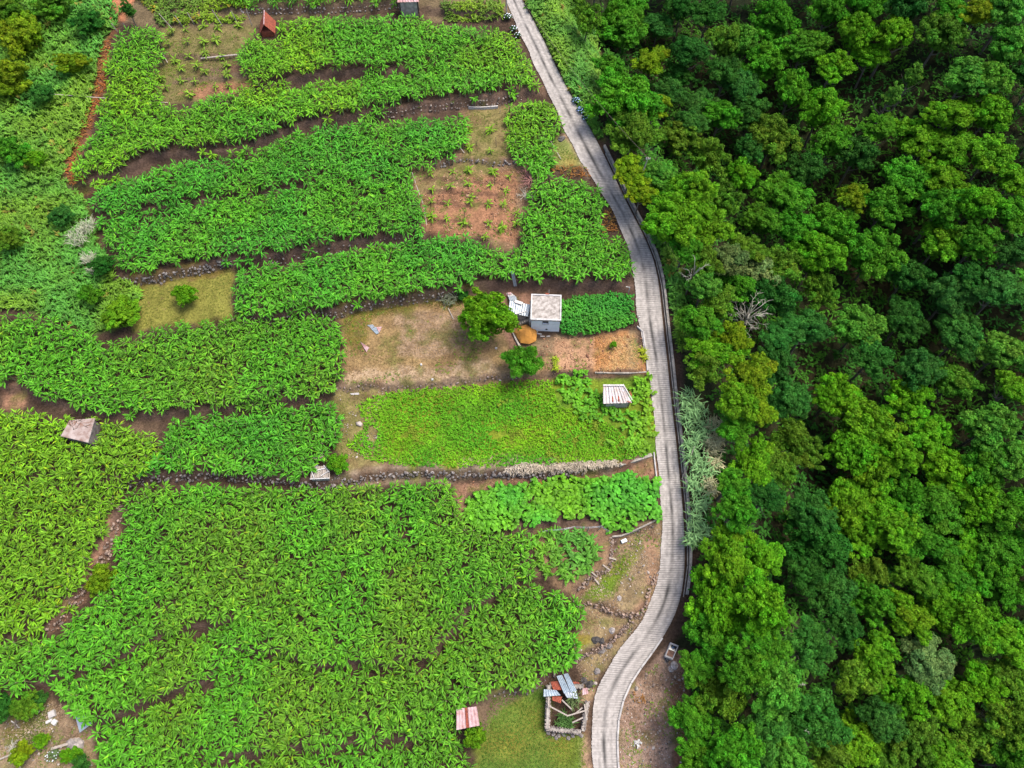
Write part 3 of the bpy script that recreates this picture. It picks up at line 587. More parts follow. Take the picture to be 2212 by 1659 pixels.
for q in indiv: by.setdefault(q[5], []).append(q)
rank = {id(q): i + 1 for L_ in by.values() for i, q in enumerate(sorted(L_, key=lambda q: topix(np.array([[q[0], q[1], q[2]]]))[0][0]))}
for item in indiv:
    (x, y, z, hs, tone, nm, lab, sc) = item
    lab = ('small young' if nm.startswith('young') else 'tall green') + f' banana plant, {ordn(rank[id(item)])} from the left ' + WHERE[nm]
    grp = {'young': 'young bananas in the red soil clearing', 'young2': 'young bananas in the upper clearing'}.get(nm, 'banana plants edging the ' + nm)
    o = empty('banana_plant', (x, y, z), lab, 'banana plant', grp, rz=random.uniform(0, 6.28))
    hgt, sm = min(STM, key=lambda s: abs(s[0] - hs)); st_ = link(bpy.data.objects.new('pseudostem', sm), o); st_.scale = (sc, sc, hs / hgt)
    nl = 13 if sc >= 1 else random.choice((6, 7, 8))
    for k in range(nl):
        lf_ = link(bpy.data.objects.new('leaf', LM[k % 8 if sc >= 1 else (k * 8 // nl) % 8]), o)
        lf_.location = (0, 0, hs - .045 * k); lf_.rotation_euler = (random.uniform(-.1, .1), random.uniform(-.1, .15), k * 2.4 + random.uniform(-.4, .4)); s_ = sc * random.uniform(.85, 1.15); lf_.scale = (s_, s_, s_)
        q = tone * random.uniform(.75, 1.3); lf_.color = (*[float(c) for c in q], 1)

# ------------------------------------------------------------------ broad-leaved crops, ferns, weeds, grass (nobody could count them)
def rosettes(name, polys, h, sp, nl, Lr, Wr, tones, label, cat, pitch0=50, dro=(.6, 1.4), excl=(), hs=(.1, .5), st=4, prof=(.5, 1, .8, .05), seed=1, mat='leaf', thin=None, bias=None):
    A = Acc(); tones = [np.array(t) for t in tones]
    for poly in polys:
        a, b_, dd = sample(poly, h, sp, excl)
        if thin is not None: k = vnoise(a, b_, 2.5, seed + 9) > thin; a, b_ = a[k], b_[k]
        n = len(a); z = H(a, b_); mix = np.clip((vnoise(a, b_, 4.0, seed) - .2) * 1.7, 0, 1)[:, None]; t = tones[0] * (1 - mix) + tones[1] * mix
        if len(tones) > 2:
            m3 = (vnoise(a, b_, .9, seed + 5) + .25 * (vnoise(a, b_, 6., seed + 6) - .5) > .90)[:, None]; t = np.where(m3, tones[2], t)
        t = t * (.8 + .4 * vnoise(a, b_, 1.3, seed + 3))[:, None]; h0 = rng.uniform(*hs, n) * (.6 + .8 * vnoise(a, b_, 3.0, seed + 7))
        for k in range(nl):
            az = rng.uniform(0, 6.28, n) if bias is None else rng.normal(bias, .9, n); lev = k / nl; pitch = np.radians(pitch0 * (1 - lev)) + rng.normal(0, .25, n)
            B = np.stack([a, b_, z + h0 * (1 - .3 * lev)], 1); B[:, :2] += rng.normal(0, sp * .18, (n, 2))
            A.add(*leafbatch(B, az, pitch, rng.uniform(*dro, n), rng.uniform(*Lr, n), rng.uniform(*Wr, n), t * rng.uniform(.75, 1.25, (n, 1)), st, prof))
    o = A.obj(name, M[mat]); return tag(o, label, cat, kind='stuff')
PL10 = [(1042,1059),(1071,1051),(1143,1044),(1187,1030),(1236,1026),(1321,1033),(1348,1022),(1377,1028),(1422,1035),(1431,1080),(1432,1112),(1399,1125),(1364,1143),(1324,1150),(1306,1131),(1303,1115),(1254,1109),(1221,1120),(1167,1126),(1132,1129),(1076,1140),(1042,1150),(1005,1125),(1005,1085)]
rosettes('leafy_crop', [PL10], .9, .75, 8, (.55, .85), (.38, .58), [(.07,.31,.02),(.13,.34,.012)], 'thick bed of broad leaved green crop below the long stone wall beside the lane', 'crop', seed=51, hs=(.5, 1.1))
rosettes('leafy_garden', [[(1200,815),(1240,798),(1290,812),(1302,832),(1302,868),(1330,885),(1390,885),(1368,862),(1366,815),(1405,815),(1410,870),(1418,935),(1400,968),(1370,980),(1330,970),(1290,950),(1300,930),(1340,925),(1330,900),(1260,905),(1240,880),(1205,862)]], .6, .8, 7, (.5, .8), (.34, .52), [(.10,.31,.012),(.16,.33,.012)], 'broad leaved garden plants growing round the rusty corrugated shed', 'plants', seed=61, thin=.25, hs=(.3, .9))
rosettes('loose_crop', [[(1160,1150),(1220,1142),(1280,1150),(1300,1180),(1288,1210),(1268,1238),(1230,1250),(1180,1240),(1155,1210)]], .8, .9, 8, (.7, 1.1), (.24, .36), [(.07,.25,.03),(.11,.27,.015)], 'loose green plants between the wire fence and curved stone bank', 'plants', seed=71, hs=(.3, .8), thin=.2)
VINE = [(1213,648),(1256,636),(1321,629),(1366,634),(1369,669),(1375,690),(1340,704),(1300,712),(1265,721),(1228,721),(1210,712),(1212,690)]
rosettes('vine_cover', [VINE], 1.1, .34, 7, (.22, .36), (.22, .32), [(.03,.21,.016),(.055,.25,.015)], 'dark green round leaved vine heaped beside the white house', 'vine', seed=81, hs=(.7, 1.5), pitch0=35)
rosettes('fern_thicket', [FERNL], .6, .60, 9, (.5, 1.0), (.15, .26), [(.085,.28,.03),(.14,.28,.018),(.22,.22,.03)], 'mixed ferns and brambles covering the rough slope at left', 'ferns', seed=91, st=3, prof=(.6, 1, .05), hs=(.2, 1.2), bias=2.2)
rosettes('roadside_ferns', [FERNR, FERNS], .6, .55, 9, (.5, .95), (.15, .26), [(.075,.27,.032),(.14,.28,.018),(.24,.19,.03)], 'pale green ferns and canes between the lane and the forest', 'ferns', seed=101, hs=(.3, 1.4), bias=2.8)
LAWN = [(770,875),(830,850),(900,842),(1090,826),(1190,820),(1210,880),(1300,905),(1400,985),(1340,995),(1090,1008),(900,1008),(800,995),(745,960),(790,920)]
rosettes('lawn_weeds', [LAWN], .1, .38, 5, (.18, .46), (.10, .2), [(.15,.33,.010),(.08,.28,.012),(.17,.24,.02)], 'bright green weeds and grass covering the terrace under the dry field', 'weeds', seed=111, hs=(.02, .45), mat='grass', thin=.13)
rosettes('dry_grass', [[(740,690),(960,645),(1050,650),(1075,740),(1090,812),(745,830)]], .1, .40, 5, (.10, .28), (.03, .07), [(.38,.25,.12),(.22,.145,.06),(.17,.17,.03)], 'short dry straw coloured grass on the field left of the round tree', 'grass', seed=121, hs=(.0, .12), mat='grass', st=3, prof=(1, .8, .05))
rosettes('top_scrub', [[(952,4),(1086,-2),(1090,38),(962,44)],[(285,-10),(480,-14),(540,8),(450,22),(330,18)],[(330,28),(350,24),(540,34),(520,44),(345,52)]], .5, .55, 8, (.4, .8), (.14, .26), [(.18,.30,.012),(.10,.19,.02),(.30,.24,.02)], 'yellowish green scrub bushes along the top edge of the photo', 'scrub', seed=181, hs=(.1, .9))
rosettes('olive_grass', [[(300,625),(505,590),(500,690),(330,708),(290,700)],[(725,845),(830,845),(815,900),(830,985),(740,990),(728,900)],[(740,650),(1040,622),(900,665),(745,690)],[(345,70),(520,70),(510,130),(430,200),(345,225)],[(1005,245),(1095,235),(1105,340),(1005,342)],[(0,1520),(100,1520),(160,1600),(100,1640),(0,1640)]], .1, .5, 4, (.12, .30), (.04, .10), [(.17,.18,.03),(.13,.17,.03),(.27,.20,.08)], 'patchy olive grass on the small clearings between the plots', 'grass', seed=131, hs=(.0, .12), mat='grass', st=3, prof=(1, .8, .05), thin=.3)
rosettes('damp_lawn', [[(1060,1510),(1180,1475),(1185,1590),(1262,1600),(1268,1670),(1040,1670),(1035,1600)],[(1258,1285),(1350,1195),(1375,1168),(1330,1285)],[(1195,300),(1255,345),(1200,350)]], .05, .33, 4, (.12, .26), (.05, .1), [(.13,.19,.02),(.07,.16,.02)], 'short green grass in front of the roofless stone ruin', 'grass', seed=141, hs=(.0, .1), mat='grass', st=3, prof=(1, .8, .05))
rosettes('pale_dry_reeds', [[(1090,1010),(1130,1000),(1200,998),(1330,990),(1342,1003),(1250,1014),(1140,1020),(1095,1022)]], .4, .3, 7, (.4, .75), (.05, .1), [(.52,.44,.34),(.44,.37,.27)], 'strip of pale dry reeds lying along the top of the stone wall', 'dry grass', seed=151, hs=(.1, .4), mat='grass', bias=-1.6)
rosettes('rusty_bracken', [[(212,100),(240,80),(228,190),(160,345),(185,395),(150,400),(140,350),(200,200)],[(1300,455),(1325,450),(1338,505),(1305,500)],[(1180,362),(1262,355),(1275,384),(1215,380)],[(150,575),(185,570),(190,600),(160,605)],[(100,530),(135,530),(140,560),(108,560)],[(1370,1495),(1395,1495),(1400,1520),(1372,1522)],[(1210,1040),(1160,1045),(1150,1062),(1200,1056)]], .2, .55, 5, (.3, .6), (.08, .16), [(.36,.13,.035),(.24,.14,.04),(.14,.17,.03)], 'rust coloured dead bracken in patches at the plot edges', 'bracken', seed=161, hs=(.0, .4), mat='grass')
rosettes('forest_undergrowth', [[(1300,-60),(2300,-60),(2300,1700),(1490,1700),(1500,1200),(1540,900),(1450,520),(1400,420),(1310,290)]], 1.2, 1.45, 8, (.5, 1.05), (.2, .42), [(.035,.15,.018),(.06,.19,.014)], 'dark leafy undergrowth in the hollows of the wooded ravine', 'undergrowth', seed=171, st=3, prof=(.6, 1, .05), hs=(.6, 2.0), mat='tree')

def clods(name, polys, sp, size, tones, label, cat, seed):
    V0, F0 = lump(seed, .3); V0 = np.array(V0); F0 = np.array(F0); A = Acc(); r2 = np.random.default_rng(seed)
    for poly in polys:
        a, b_, _ = sample(poly, 0, sp); k = vnoise(a, b_, 1.7, seed) + r2.normal(0, .12, len(a)) > .42; a, b_ = a[k], b_[k]; n = len(a)
        if not n: continue
        sz = size * np.exp(r2.normal(0, .5, n)); an = r2.uniform(0, 6.28, n); L_ = V0[None] * (sz[:, None, None] * np.array((1, .8, .5)))
        X = L_[..., 0] * np.cos(an)[:, None] - L_[..., 1] * np.sin(an)[:, None]; Y = L_[..., 0] * np.sin(an)[:, None] + L_[..., 1] * np.cos(an)[:, None]
        W_ = np.stack([X + a[:, None], Y + b_[:, None], L_[..., 2] + (H(a, b_) + sz * .15)[:, None]], -1); c = np.array(tones)[r2.integers(0, len(tones), n)] * r2.uniform(.6, 1.3, (n, 1))
        A.add(W_.reshape(-1, 3), (F0[None] + (np.arange(n) * len(V0))[:, None, None]).reshape(-1, 3), np.repeat(c, len(V0), 0))
    o = A.obj(name, M['grass']); return tag(o, label, cat, kind='stuff')
def lump(k, jit=.16, n=1):
    import bmesh
    bm = bmesh.new(); bmesh.ops.create_icosphere(bm, subdivisions=n, radius=1)
    r2 = random.Random(int(k))
    for v in bm.verts: v.co *= 1 + r2.uniform(-jit, jit)
    V = [tuple(v.co) for v in bm.verts]; Fc = [tuple(v.index for v in f.verts) for f in bm.faces]; bm.free(); return V, Fc
REDC = [(905,372),(1120,362),(1118,520),(1085,538),(1040,512),(920,498)]
CLEAR = [(1330,1160),(1430,1125),(1432,1190),(1422,1255),(1405,1315),(1375,1360),(1335,1400),(1296,1450),(1278,1500),(1262,1490),(1240,1420),(1255,1380),(1250,1290),(1300,1240),(1325,1200)]
STRIP = [(1345,1690),(1336,1600),(1340,1545),(1356,1500),(1394,1455),(1440,1410),(1480,1430),(1480,1690)]
YARD = [(0,1560),(100,1520),(130,1520),(165,1555),(190,1580),(200,1659),(0,1659)]
clods('soil_clods', [REDC, [(1115,735),(1215,725),(1395,725),(1395,800),(1190,808)], [(990,1042),(1190,1027),(1350,1020),(1405,992),(1415,1030),(1180,1035),(1010,1062)], [(110,1372),(155,1335),(225,1215),(262,1080),(250,1085),(180,1230),(110,1345)]], .33, .07, [(.30,.15,.085),(.18,.09,.055),(.40,.24,.15)], 'crumbly reddish clods on the bare beds and banks', 'soil', 5)
clods('field_stones', [CLEAR, STRIP, YARD, [(735,1020),(980,1012),(980,1035),(705,1045)], [(725,845),(830,845),(815,900),(830,985),(740,990)], [(820,238),(1165,190),(1172,205),(1090,220),(830,252)]], .42, .08, [(.33,.27,.22),(.20,.15,.12),(.42,.36,.31)], 'small stones and chips on the bare clearings beside the lane', 'stones', 8)
rosettes('dry_stalks', [STRIP, CLEAR, YARD], .05, .36, 4, (.15, .4), (.03, .06), [(.40,.30,.20),(.28,.17,.10),(.15,.20,.03)], 'dry stalks and leaf litter on the bare ground beside the lane', 'leaf litter', seed=191, hs=(0, .1), mat='grass', st=3, prof=(1, .8, .05), thin=.3)
rosettes('bed_straw', [[(1284,730),(1366,722),(1392,798),(1290,802)]], .05, .28, 5, (.2, .45), (.04, .07), [(.55,.36,.16),(.42,.20,.07),(.30,.12,.05)], 'orange straw spread over the dug bed beside the lane', 'straw', seed=201, hs=(0, .12), mat='grass', st=3, prof=(1, .8, .05), thin=.2)
rosettes('low_weeds', [REDC, CLEAR, STRIP, YARD, [(740,690),(960,645),(1050,650),(1075,740),(1090,812),(745,830)], [(1110,735),(1215,725),(1282,728),(1285,800),(1190,808)], [(820,238),(1165,190),(1172,205),(1090,220),(830,252)], [(345,70),(520,70),(510,130),(545,185),(430,205),(345,225)]], .05, .7, 6, (.12, .3), (.06, .12), [(.16,.26,.02),(.11,.20,.02),(.26,.24,.05)], 'small green weeds dotted over bare and dry ground', 'weeds', seed=211, hs=(0, .15), mat='grass', thin=.62)
# ------------------------------------------------------------------ trees
def quadleaves(c, nrm, size, col, asp=.62):
    n = len(c); rnd = rng.normal(0, 1, (n, 3)); u = np.cross(nrm, rnd); u /= np.linalg.norm(u, axis=1)[:, None] + 1e-9; v = np.cross(nrm, u)
    s = size[:, None]; V = np.stack([c - u * s, c - v * s * asp + nrm * s * .12, c + u * s, c + v * s * asp + nrm * s * .12], 1).reshape(-1, 3)
    return V, np.arange(4 * n).reshape(n, 4), np.repeat(col, 4, 0)
def crown_mesh(seed, style):
    r2 = np.random.default_rng(seed); lobes = []
    nbough = {'round': 13, 'spread': 12, 'whorl': 12, 'spire': 8, 'loose': 8}[style]; per = {'round': 17, 'spread': 16, 'whorl': 18, 'spire': 14, 'loose': 13}[style]
    for i in range(nbough):
        ph = i * 2.4 + r2.uniform(-.5, .5); q = math.sqrt((i + .4) / nbough) * r2.uniform(.62, .86)
        bx, by = math.cos(ph) * q, math.sin(ph) * q; bz = (1 - q ** 1.6) * .50 + r2.uniform(-.14, .16)
        if style == 'spire': bx *= .6; by *= .6; bz = 1.3 - q * 1.6
        br = r2.uniform(.20, .38); bt = r2.uniform(.80, 1.18); bh = r2.normal(0, .09)
        for k in range(per):
            v = r2.normal(0, 1, 3); v /= np.linalg.norm(v); v[2] = abs(v[2]) * (1 if r2.uniform() < .75 else -.6)
            rr = br * r2.uniform(.55, 1.12); lobes.append((bx + v[0] * rr, by + v[1] * rr, bz + v[2] * rr * .8, r2.uniform(.07, .15), bt, bh))
    V = []; C = []; NN = []; SZ = []
    for (x, y, z, lr, bt, bh) in lobes:
        m = int({'round': 105, 'spread': 105, 'whorl': 80, 'spire': 95, 'loose': 70}[style] * (lr / .12) ** 1.6)
        dv = r2.normal(0, 1, (m, 3)); dv /= np.linalg.norm(dv, axis=1)[:, None]; dv[:, 2] = np.abs(dv[:, 2]) * r2.choice([1, 1, 1, -.5], m); dv[:, 2] *= .8
        c = np.array((x, y, z)) + dv * lr * r2.uniform(.72, 1.08, (m, 1)) * np.array((1, 1, .75)); 
        c += .12 * lr * np.sin(c[:, [1, 2, 0]] * 40)
        nn = dv + r2.normal(0, .5, (m, 3)) + np.array((0, 0, .35)); nn /= np.linalg.norm(nn, axis=1)[:, None]
        t = bt * r2.uniform(.78, 1.22) * r2.uniform(.7, 1.3, (m, 1)); hue = 1 + bh + r2.normal(0, .06)
        cc = np.ones((m, 3)) * t; cc[:, 0] *= hue * (1 + r2.normal(0, .08, m)); V.append(c); NN.append(nn); C.append(cc)
        SZ.append(r2.uniform(.024, .046, m) * (1.25 if style == 'whorl' else 1))
    # inner darker-set leaves so that the crown is not hollow
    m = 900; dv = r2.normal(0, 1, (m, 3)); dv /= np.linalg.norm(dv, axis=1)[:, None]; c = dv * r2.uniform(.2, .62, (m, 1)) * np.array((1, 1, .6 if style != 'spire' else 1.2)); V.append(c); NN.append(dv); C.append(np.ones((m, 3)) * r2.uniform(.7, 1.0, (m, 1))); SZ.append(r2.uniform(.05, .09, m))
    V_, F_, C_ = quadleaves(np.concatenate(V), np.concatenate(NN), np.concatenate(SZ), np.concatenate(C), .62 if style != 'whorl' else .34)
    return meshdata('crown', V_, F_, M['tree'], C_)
CR = {st: [crown_mesh(200 + 17 * i + 5 * j, st) for i in range(k)] for j, (st, k) in enumerate((('round', 5), ('spread', 4), ('whorl', 4), ('spire', 2), ('loose', 2)))}
def trunk_mesh(k):
    r2 = random.Random(k); mb = MB(); mb.tube([(0, 0, -.06), (.02, .01, .3), (.03 * r2.uniform(-1, 1), .02, .62), (.05 * r2.uniform(-1, 1), .0, 1.0)], [.05, .038, .03, .014], 7)
    for i in range(6):
        a = i * 1.05 + r2.uniform(-.3, .3); z = .45 + .07 * i; L_ = r2.uniform(.3, .5); mb.tube([(0.02, .01, z), (math.cos(a) * L_ * .5, math.sin(a) * L_ * .5, z + .1), (math.cos(a) * L_, math.sin(a) * L_, z + .28)], [.018, .012, .005], 5)
    return meshdata('trunk', mb.v, mb.f, M['bark'])
TR = [trunk_mesh(k) for k in range(4)]
TONE = {'B': (.095, .265, .008), 'G': (.06, .22, .010), 'D': (.030, .125, .014), 'T': (.042, .16, .021), 'O': (.080, .19, .012), 'L': (.085, .25, .022), 'Y': (.145, .25, .007), 'P': (.13, .21, .06)}
TW = {'B': 'bright green', 'G': 'rich green', 'D': 'dark green', 'T': 'bluish green', 'O': 'olive green', 'L': 'light green', 'Y': 'yellow green', 'P': 'pale grey green'}
STY = {'B': ('round', 'spread'), 'G': ('round', 'round'), 'D': ('whorl', 'round'), 'T': ('whorl', 'whorl'), 'O': ('round', 'loose'), 'L': ('spread', 'round'), 'Y': ('round', 'round'), 'P': ('loose', 'whorl')}
def tree(px, py, r, tone, hgt, label, cat='tree', group=None, style=None, name='broadleaf_tree', flat=1.0, world=None):
    c = P((px, py), hgt * .72) if world is None else np.array(world); g = float(H(c[0], c[1]))
    Rm = r * depth(c) / F if world is None else r
    o = empty(name, (c[0], c[1], g), label, cat, group, rz=random.uniform(0, 6.28)); st = style or random.choice(STY[tone])
    top = hgt * .72
    t = link(bpy.data.objects.new('trunk', random.choice(TR)), o); t.scale = (top * .9 if top < 4 else top * .7, top * .9 if top < 4 else top * .7, top * 1.0)
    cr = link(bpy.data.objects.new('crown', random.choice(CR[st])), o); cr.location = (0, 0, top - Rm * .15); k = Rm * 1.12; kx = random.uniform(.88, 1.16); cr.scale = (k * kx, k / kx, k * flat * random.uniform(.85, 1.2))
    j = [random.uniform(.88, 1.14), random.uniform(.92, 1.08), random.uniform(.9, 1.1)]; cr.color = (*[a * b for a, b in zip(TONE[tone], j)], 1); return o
FT = '''1268 46 36 O;1346 69 50 G;1355 22 40 G;1406 134 36 Y;1318 150 34 G;1355 225 74 G;1411 232 32 Y;1365 292 52 O;1360 369 36 Y;1383 415 32 Y;1418 382 36 L;1455 418 38 G;1461 170 32 D;1448 205 34 T;1466 297 42 O;1512 232 38 T;1488 270 32 T;1531 343 44 O;1503 418 46 B;1600 383 36 B;1420 60 34 T;1485 115 38 D;1568 92 42 O;1531 28 40 D;1604 96 34 L;1470 20 36 D;
1669 52 46 G;1736 104 44 G;1658 130 46 G;1850 78 42 B;1881 124 34 B;1798 145 38 B;1928 78 38 B;1970 166 24 L s;1928 207 24 L s;2032 78 46 O;2058 26 38 G;2110 31 34 Y;2177 104 48 L;2084 171 46 L;2141 175 40 L;2047 249 42 B;2136 249 42 B;1980 301 50 B;1900 280 36 G;1772 244 46 B;1710 197 42 G;1669 301 50 O;1622 250 40 D;1798 311 42 G;1850 332 40 D;1740 370 40 D;2058 320 44 B;2136 337 46 B;2188 389 40 B;1954 389 50 G;2032 385 44 B;1695 425 52 G;1617 330 34 D;1840 430 34 Y;1913 448 46 G;2032 450 46 G;2110 445 44 B;2190 470 42 G;1790 20 42 G;1870 12 40 G;1960 15 44 D;2180 20 44 L;1600 190 38 T;1565 160 38 D;1555 250 38 G;1620 170 36 G;
1643 587 42 P;1612 540 36 O;1762 556 52 B;1881 556 56 G;2032 525 50 B;2110 525 42 G;2190 545 40 D;1772 630 38 O;2047 645 46 T;2162 630 48 T;1960 600 40 D;1674 737 30 T;1740 712 42 T;1850 712 50 L;1954 690 44 D;2073 727 50 T;2162 763 46 L;1980 800 46 T;1881 774 42 D;1622 810 46 Y;1622 883 46 Y;1695 867 46 T;1798 857 46 B;1861 919 60 B;1964 867 46 B;2058 830 42 O;2006 940 46 B;2130 924 52 L;2188 840 36 B;1721 960 46 O;1720 500 44 G;1800 490 44 G;1560 440 40 O;1650 480 40 G;2100 600 34 D;
1446 485 58 B;1520 494 50 B;1478 540 34 G;1520 623 34 L;1520 575 36 O;1575 568 38 P;1663 577 50 O;1654 640 50 D;1548 660 46 O;1508 700 42 G;1538 762 50 B;1520 800 42 O;1672 790 40 D;1700 716 38 T;1580 735 36 Y;1590 620 34 G;
1590 870 46 B;1585 930 36 G;1841 980 50 B;1625 1000 46 B;1590 1100 44 G;1657 1072 38 D;1749 1110 50 T;1758 1182 60 D;1818 1090 48 B;1887 1100 50 B;1887 1030 46 B;1933 984 44 B;1864 1160 46 B;1930 1150 46 B;1568 1205 54 B;1634 1210 50 B;1878 1238 40 O;1957 1076 46 G;2040 1020 50 B;2120 1010 50 G;2190 1000 46 L;2030 1100 50 G;2110 1090 50 B;2190 1100 48 G;2000 1170 50 G;2080 1180 50 B;2160 1180 50 G;1580 1040 30 G;1680 1010 40 O;
1550 1290 66 B;1643 1310 58 B;1540 1370 58 G;1650 1390 46 G;1798 1281 48 T;1740 1244 40 D;1878 1300 44 G;1952 1331 50 B;2033 1306 48 B;2107 1349 50 B;2175 1380 50 B;2150 1262 50 G;2060 1244 46 G;1980 1250 44 O;1890 1411 46 B;1996 1430 54 P;1847 1467 44 O;1952 1504 46 B;2045 1516 48 B;2119 1480 46 B;2180 1470 44 O;1748 1399 48 T;1550 1500 60 O;1505 1440 36 G;1500 1560 48 G;1674 1480 60 L;1736 1550 66 T;1643 1578 56 T;1590 1628 52 G;1847 1600 50 B;1900 1550 44 T;1971 1590 50 O;2107 1600 52 O;2050 1640 46 B;1700 1640 50 L;1790 1640 46 O;2180 1566 48 O;1510 1640 46 G;2190 1650 46 G;1600 1440 50 G;1910 1650 46 O;1820 1350 40 D'''
LAND = [(0,'the top edge'),(110,'the red hut'),(215,'the blue hydrangeas'),(300,'the roadside strip'),(385,'the tall utility pole'),(480,'the red soil clearing'),(570,'the widest road bend'),(665,'the white house'),(760,'the bare garden plot'),(850,'the corrugated shed'),(960,'the silvery reeds'),(1050,'the long stone wall'),(1150,'the wire fence'),(1250,'the curved stone bank'),(1360,'the concrete tank'),(1470,'the roofless ruin'),(1560,'the pink roofed hut'),(1640,'the bottom edge')]
ORD = ['first','second','third','fourth','fifth','sixth','seventh','eighth','ninth','tenth','eleventh','twelfth','thirteenth','fourteenth','fifteenth']
ft = []
for s in FT.replace('\n', '').split(';'):
    q = s.split()
    if len(q) >= 4: ft.append([float(q[0]), float(q[1]), float(q[2]), q[3], len(q) > 4])
bands = {}
for t in ft: bands.setdefault(min(range(len(LAND)), key=lambda i: abs(LAND[i][0] - t[1])), []).append(t)
for bi, L_ in bands.items():
    L_.sort(key=lambda t: t[0])
    for i, (x, y, r, tone, sp) in enumerate(L_):
        lab = f"{TW[tone]} {'narrow pointed' if sp else 'broadleaf'} forest tree, {ordn(i + 1)} from the lane level with {LAND[bi][1]}"
        near = x < 1470 or (x < 1560 and y > 480)
        tree(x, y, r * 1.08, tone, 7.0 if near else random.uniform(9.0, 12.5), lab, group='forest trees right of the lane', style='spire' if sp else None)
# low trees filling the ravine between the big crowns and just beyond the frame
for n_ext, (x, y) in enumerate([(2260, k) for k in range(-60, 1720, 110)] + [(k, -55) for k in range(1300, 2220, 95)] + [(k, 1720) for k in range(1520, 2240, 95)]):
    tree(x + random.uniform(-15, 15), y + random.uniform(-15, 15), random.uniform(44, 56), random.choice('BGGOLD'), 9.5, f'green forest tree outside the view, {ordn(n_ext + 1)} along its edge from the top right', group='forest trees beyond the frame')

# trees and shrubs that stand alone
tree(1056, 690, 59, 'B', 6.0, 'round olive topped tree standing alone left of the white house', style='round', name='round_tree').children[1].color = (.12, .22, .008, 1)
tree(1131, 785, 42, 'G', 3.4, 'dark green rounded bush below the ochre mound', 'bush', style='whorl', name='bush').children[1].color = (.025, .16, .018, 1)
tree(401, 640, 27, 'B', 2.2, 'small bright green bush alone on the olive grass patch', 'bush', name='bush')
tree(266, 680, 40, 'B', 2.6, 'yellow green leafy bush at the left end of the grass patch', 'bush', name='bush')
tree(222, 1250, 30, 'Y', 1.6, 'low yellowish shrub beside the diagonal bank', 'shrub', name='shrub').children[1].color = (.13, .15, .012, 1)
for (x, y, r, tn, lab) in [(50, 78, 56, 'Y', 'large dark golden shrub in the top left corner'), (15, 25, 40, 'O', 'olive shrub at the very top left corner'), (22, 178, 46, 'Y', 'ochre green shrub on the left edge under the large golden one'), (155, 138, 30, 'Y', 'small golden shrub among the ferns near the red soil strip'), (118, 15, 40, 'O', 'brownish olive shrub on the top edge left of the red earth'),
      (190, 50, 32, 'D', 'dark shrub below the red earth patch at top'), (95, 205, 26, 'T', 'grey green small shrub among upper left ferns'), (35, 330, 36, 'G', 'green shrub on the left edge beside the narrowest banana corner'), (78, 345, 22, 'B', 'little yellow green shrub near the left fern slope middle'), (132, 470, 27, 'T', 'bluish grey bush left of the silvery plumes'), (20, 520, 30, 'O', 'olive shrub low on the left fern slope'), (225, 575, 26, 'D', 'dark shrub between the plumes and the stone bank'), (196, 640, 24, 'G', 'green shrub just above the yellow green leafy bush')]:
    tree(x, y, r, tn, 2.8, lab, 'shrub', 'shrubs on the rough left slope', name='shrub')
for (x, y, r, tn, lab) in [(57, 1524, 30, 'O', 'mossy green shrub in the bottom left yard'), (88, 1510, 18, 'T', 'grey green shrub right of the mossy one in the bottom left yard'), (9, 1532, 28, 'D', 'dark bush on the left edge of the bottom yard'), (50, 1629, 24, 'Y', 'bright yellow green shrub near the bottom left corner'), (91, 1601, 17, 'B', 'lime shrub above the yellow shrub near the bottom left'), (145, 1632, 15, 'B', 'small lime shrub beside the white flowers'), (168, 1628, 16, 'B', 'small green shrub below the pale boulder'), (178, 1652, 20, 'T', 'dull grey green shrub at the bottom edge'), (1026, 1590, 26, 'B', 'bright leafy bush in front of the pink roofed hut'), (730, 1003, 25, 'B', 'fresh green bush leaning over the tumbled sheet pile'), (1325, 745, 8, 'B', 'small green plant on the orange dug bed'),
      (1000, 640, 14, 'D', 'dark leafy shrub by the felled branch'), (778, 612, 2, 'G', '')]:
    if lab: tree(x, y, r, tn, max(1.0, r * .075), lab, 'shrub', name='shrub')
for (x, y) in ((1480, 1290), (1484, 1350), (1486, 1420), (1478, 1480)):
    pass
# narrow conifer at top
tree(277, 22, 20, 'D', 4.5, 'narrow dark conifer beside the red earth at the top', style='spire', name='conifer')
# dead grey tree
def twigs(name, px, py, r, hgt, label, cat, col, n=26, group=None):
    c = P((px, py), hgt * .6); g = float(H(c[0], c[1])); Rm = r * depth(c) / F; o = empty(name, (c[0], c[1], g), label, cat, group); r2 = random.Random(int(px))
    mb = MB(); mb.tube([(0, 0, -.1), (0.05, 0, hgt * .35), (0, .05, hgt * .7)], [Rm * .06 + .02, Rm * .045 + .02, Rm * .03 + .01], 6); t = mb.build('trunk', M['bark'], o)
    mb = MB()
    for i in range(n):
        a = r2.uniform(0, 6.28); z0 = hgt * r2.uniform(.2, .65); L_ = Rm * r2.uniform(.5, 1.05); p0 = Vector((0, 0, z0)); p1 = Vector((math.cos(a) * L_ * .55, math.sin(a) * L_ * .55, z0 + hgt * .2)); a2 = a + r2.uniform(-.6, .6); p2 = p1 + Vector((math.cos(a2), math.sin(a2), r2.uniform(-.1, .6))) * L_ * .5
        mb.tube([p0, p1, p2], [.05 + Rm * .006, .03 + Rm * .004, .012], 4)
        for k in range(4):
            a3 = a2 + r2.uniform(-1.2, 1.2); q = p1.lerp(p2, r2.random()); mb.tube([q, q + Vector((math.cos(a3), math.sin(a3), r2.uniform(-.3, .5))) * L_ * .3], [.022 + Rm * .002, .01], 3)
    b2 = mb.build('branches', col, o); return o
M['grey_twig'] = simple('grey_twig', (.36, .34, .27), .9, 4, .3); M['red_twig'] = simple('reddish_twig', (.26, .12, .10), .9, 4, .4)
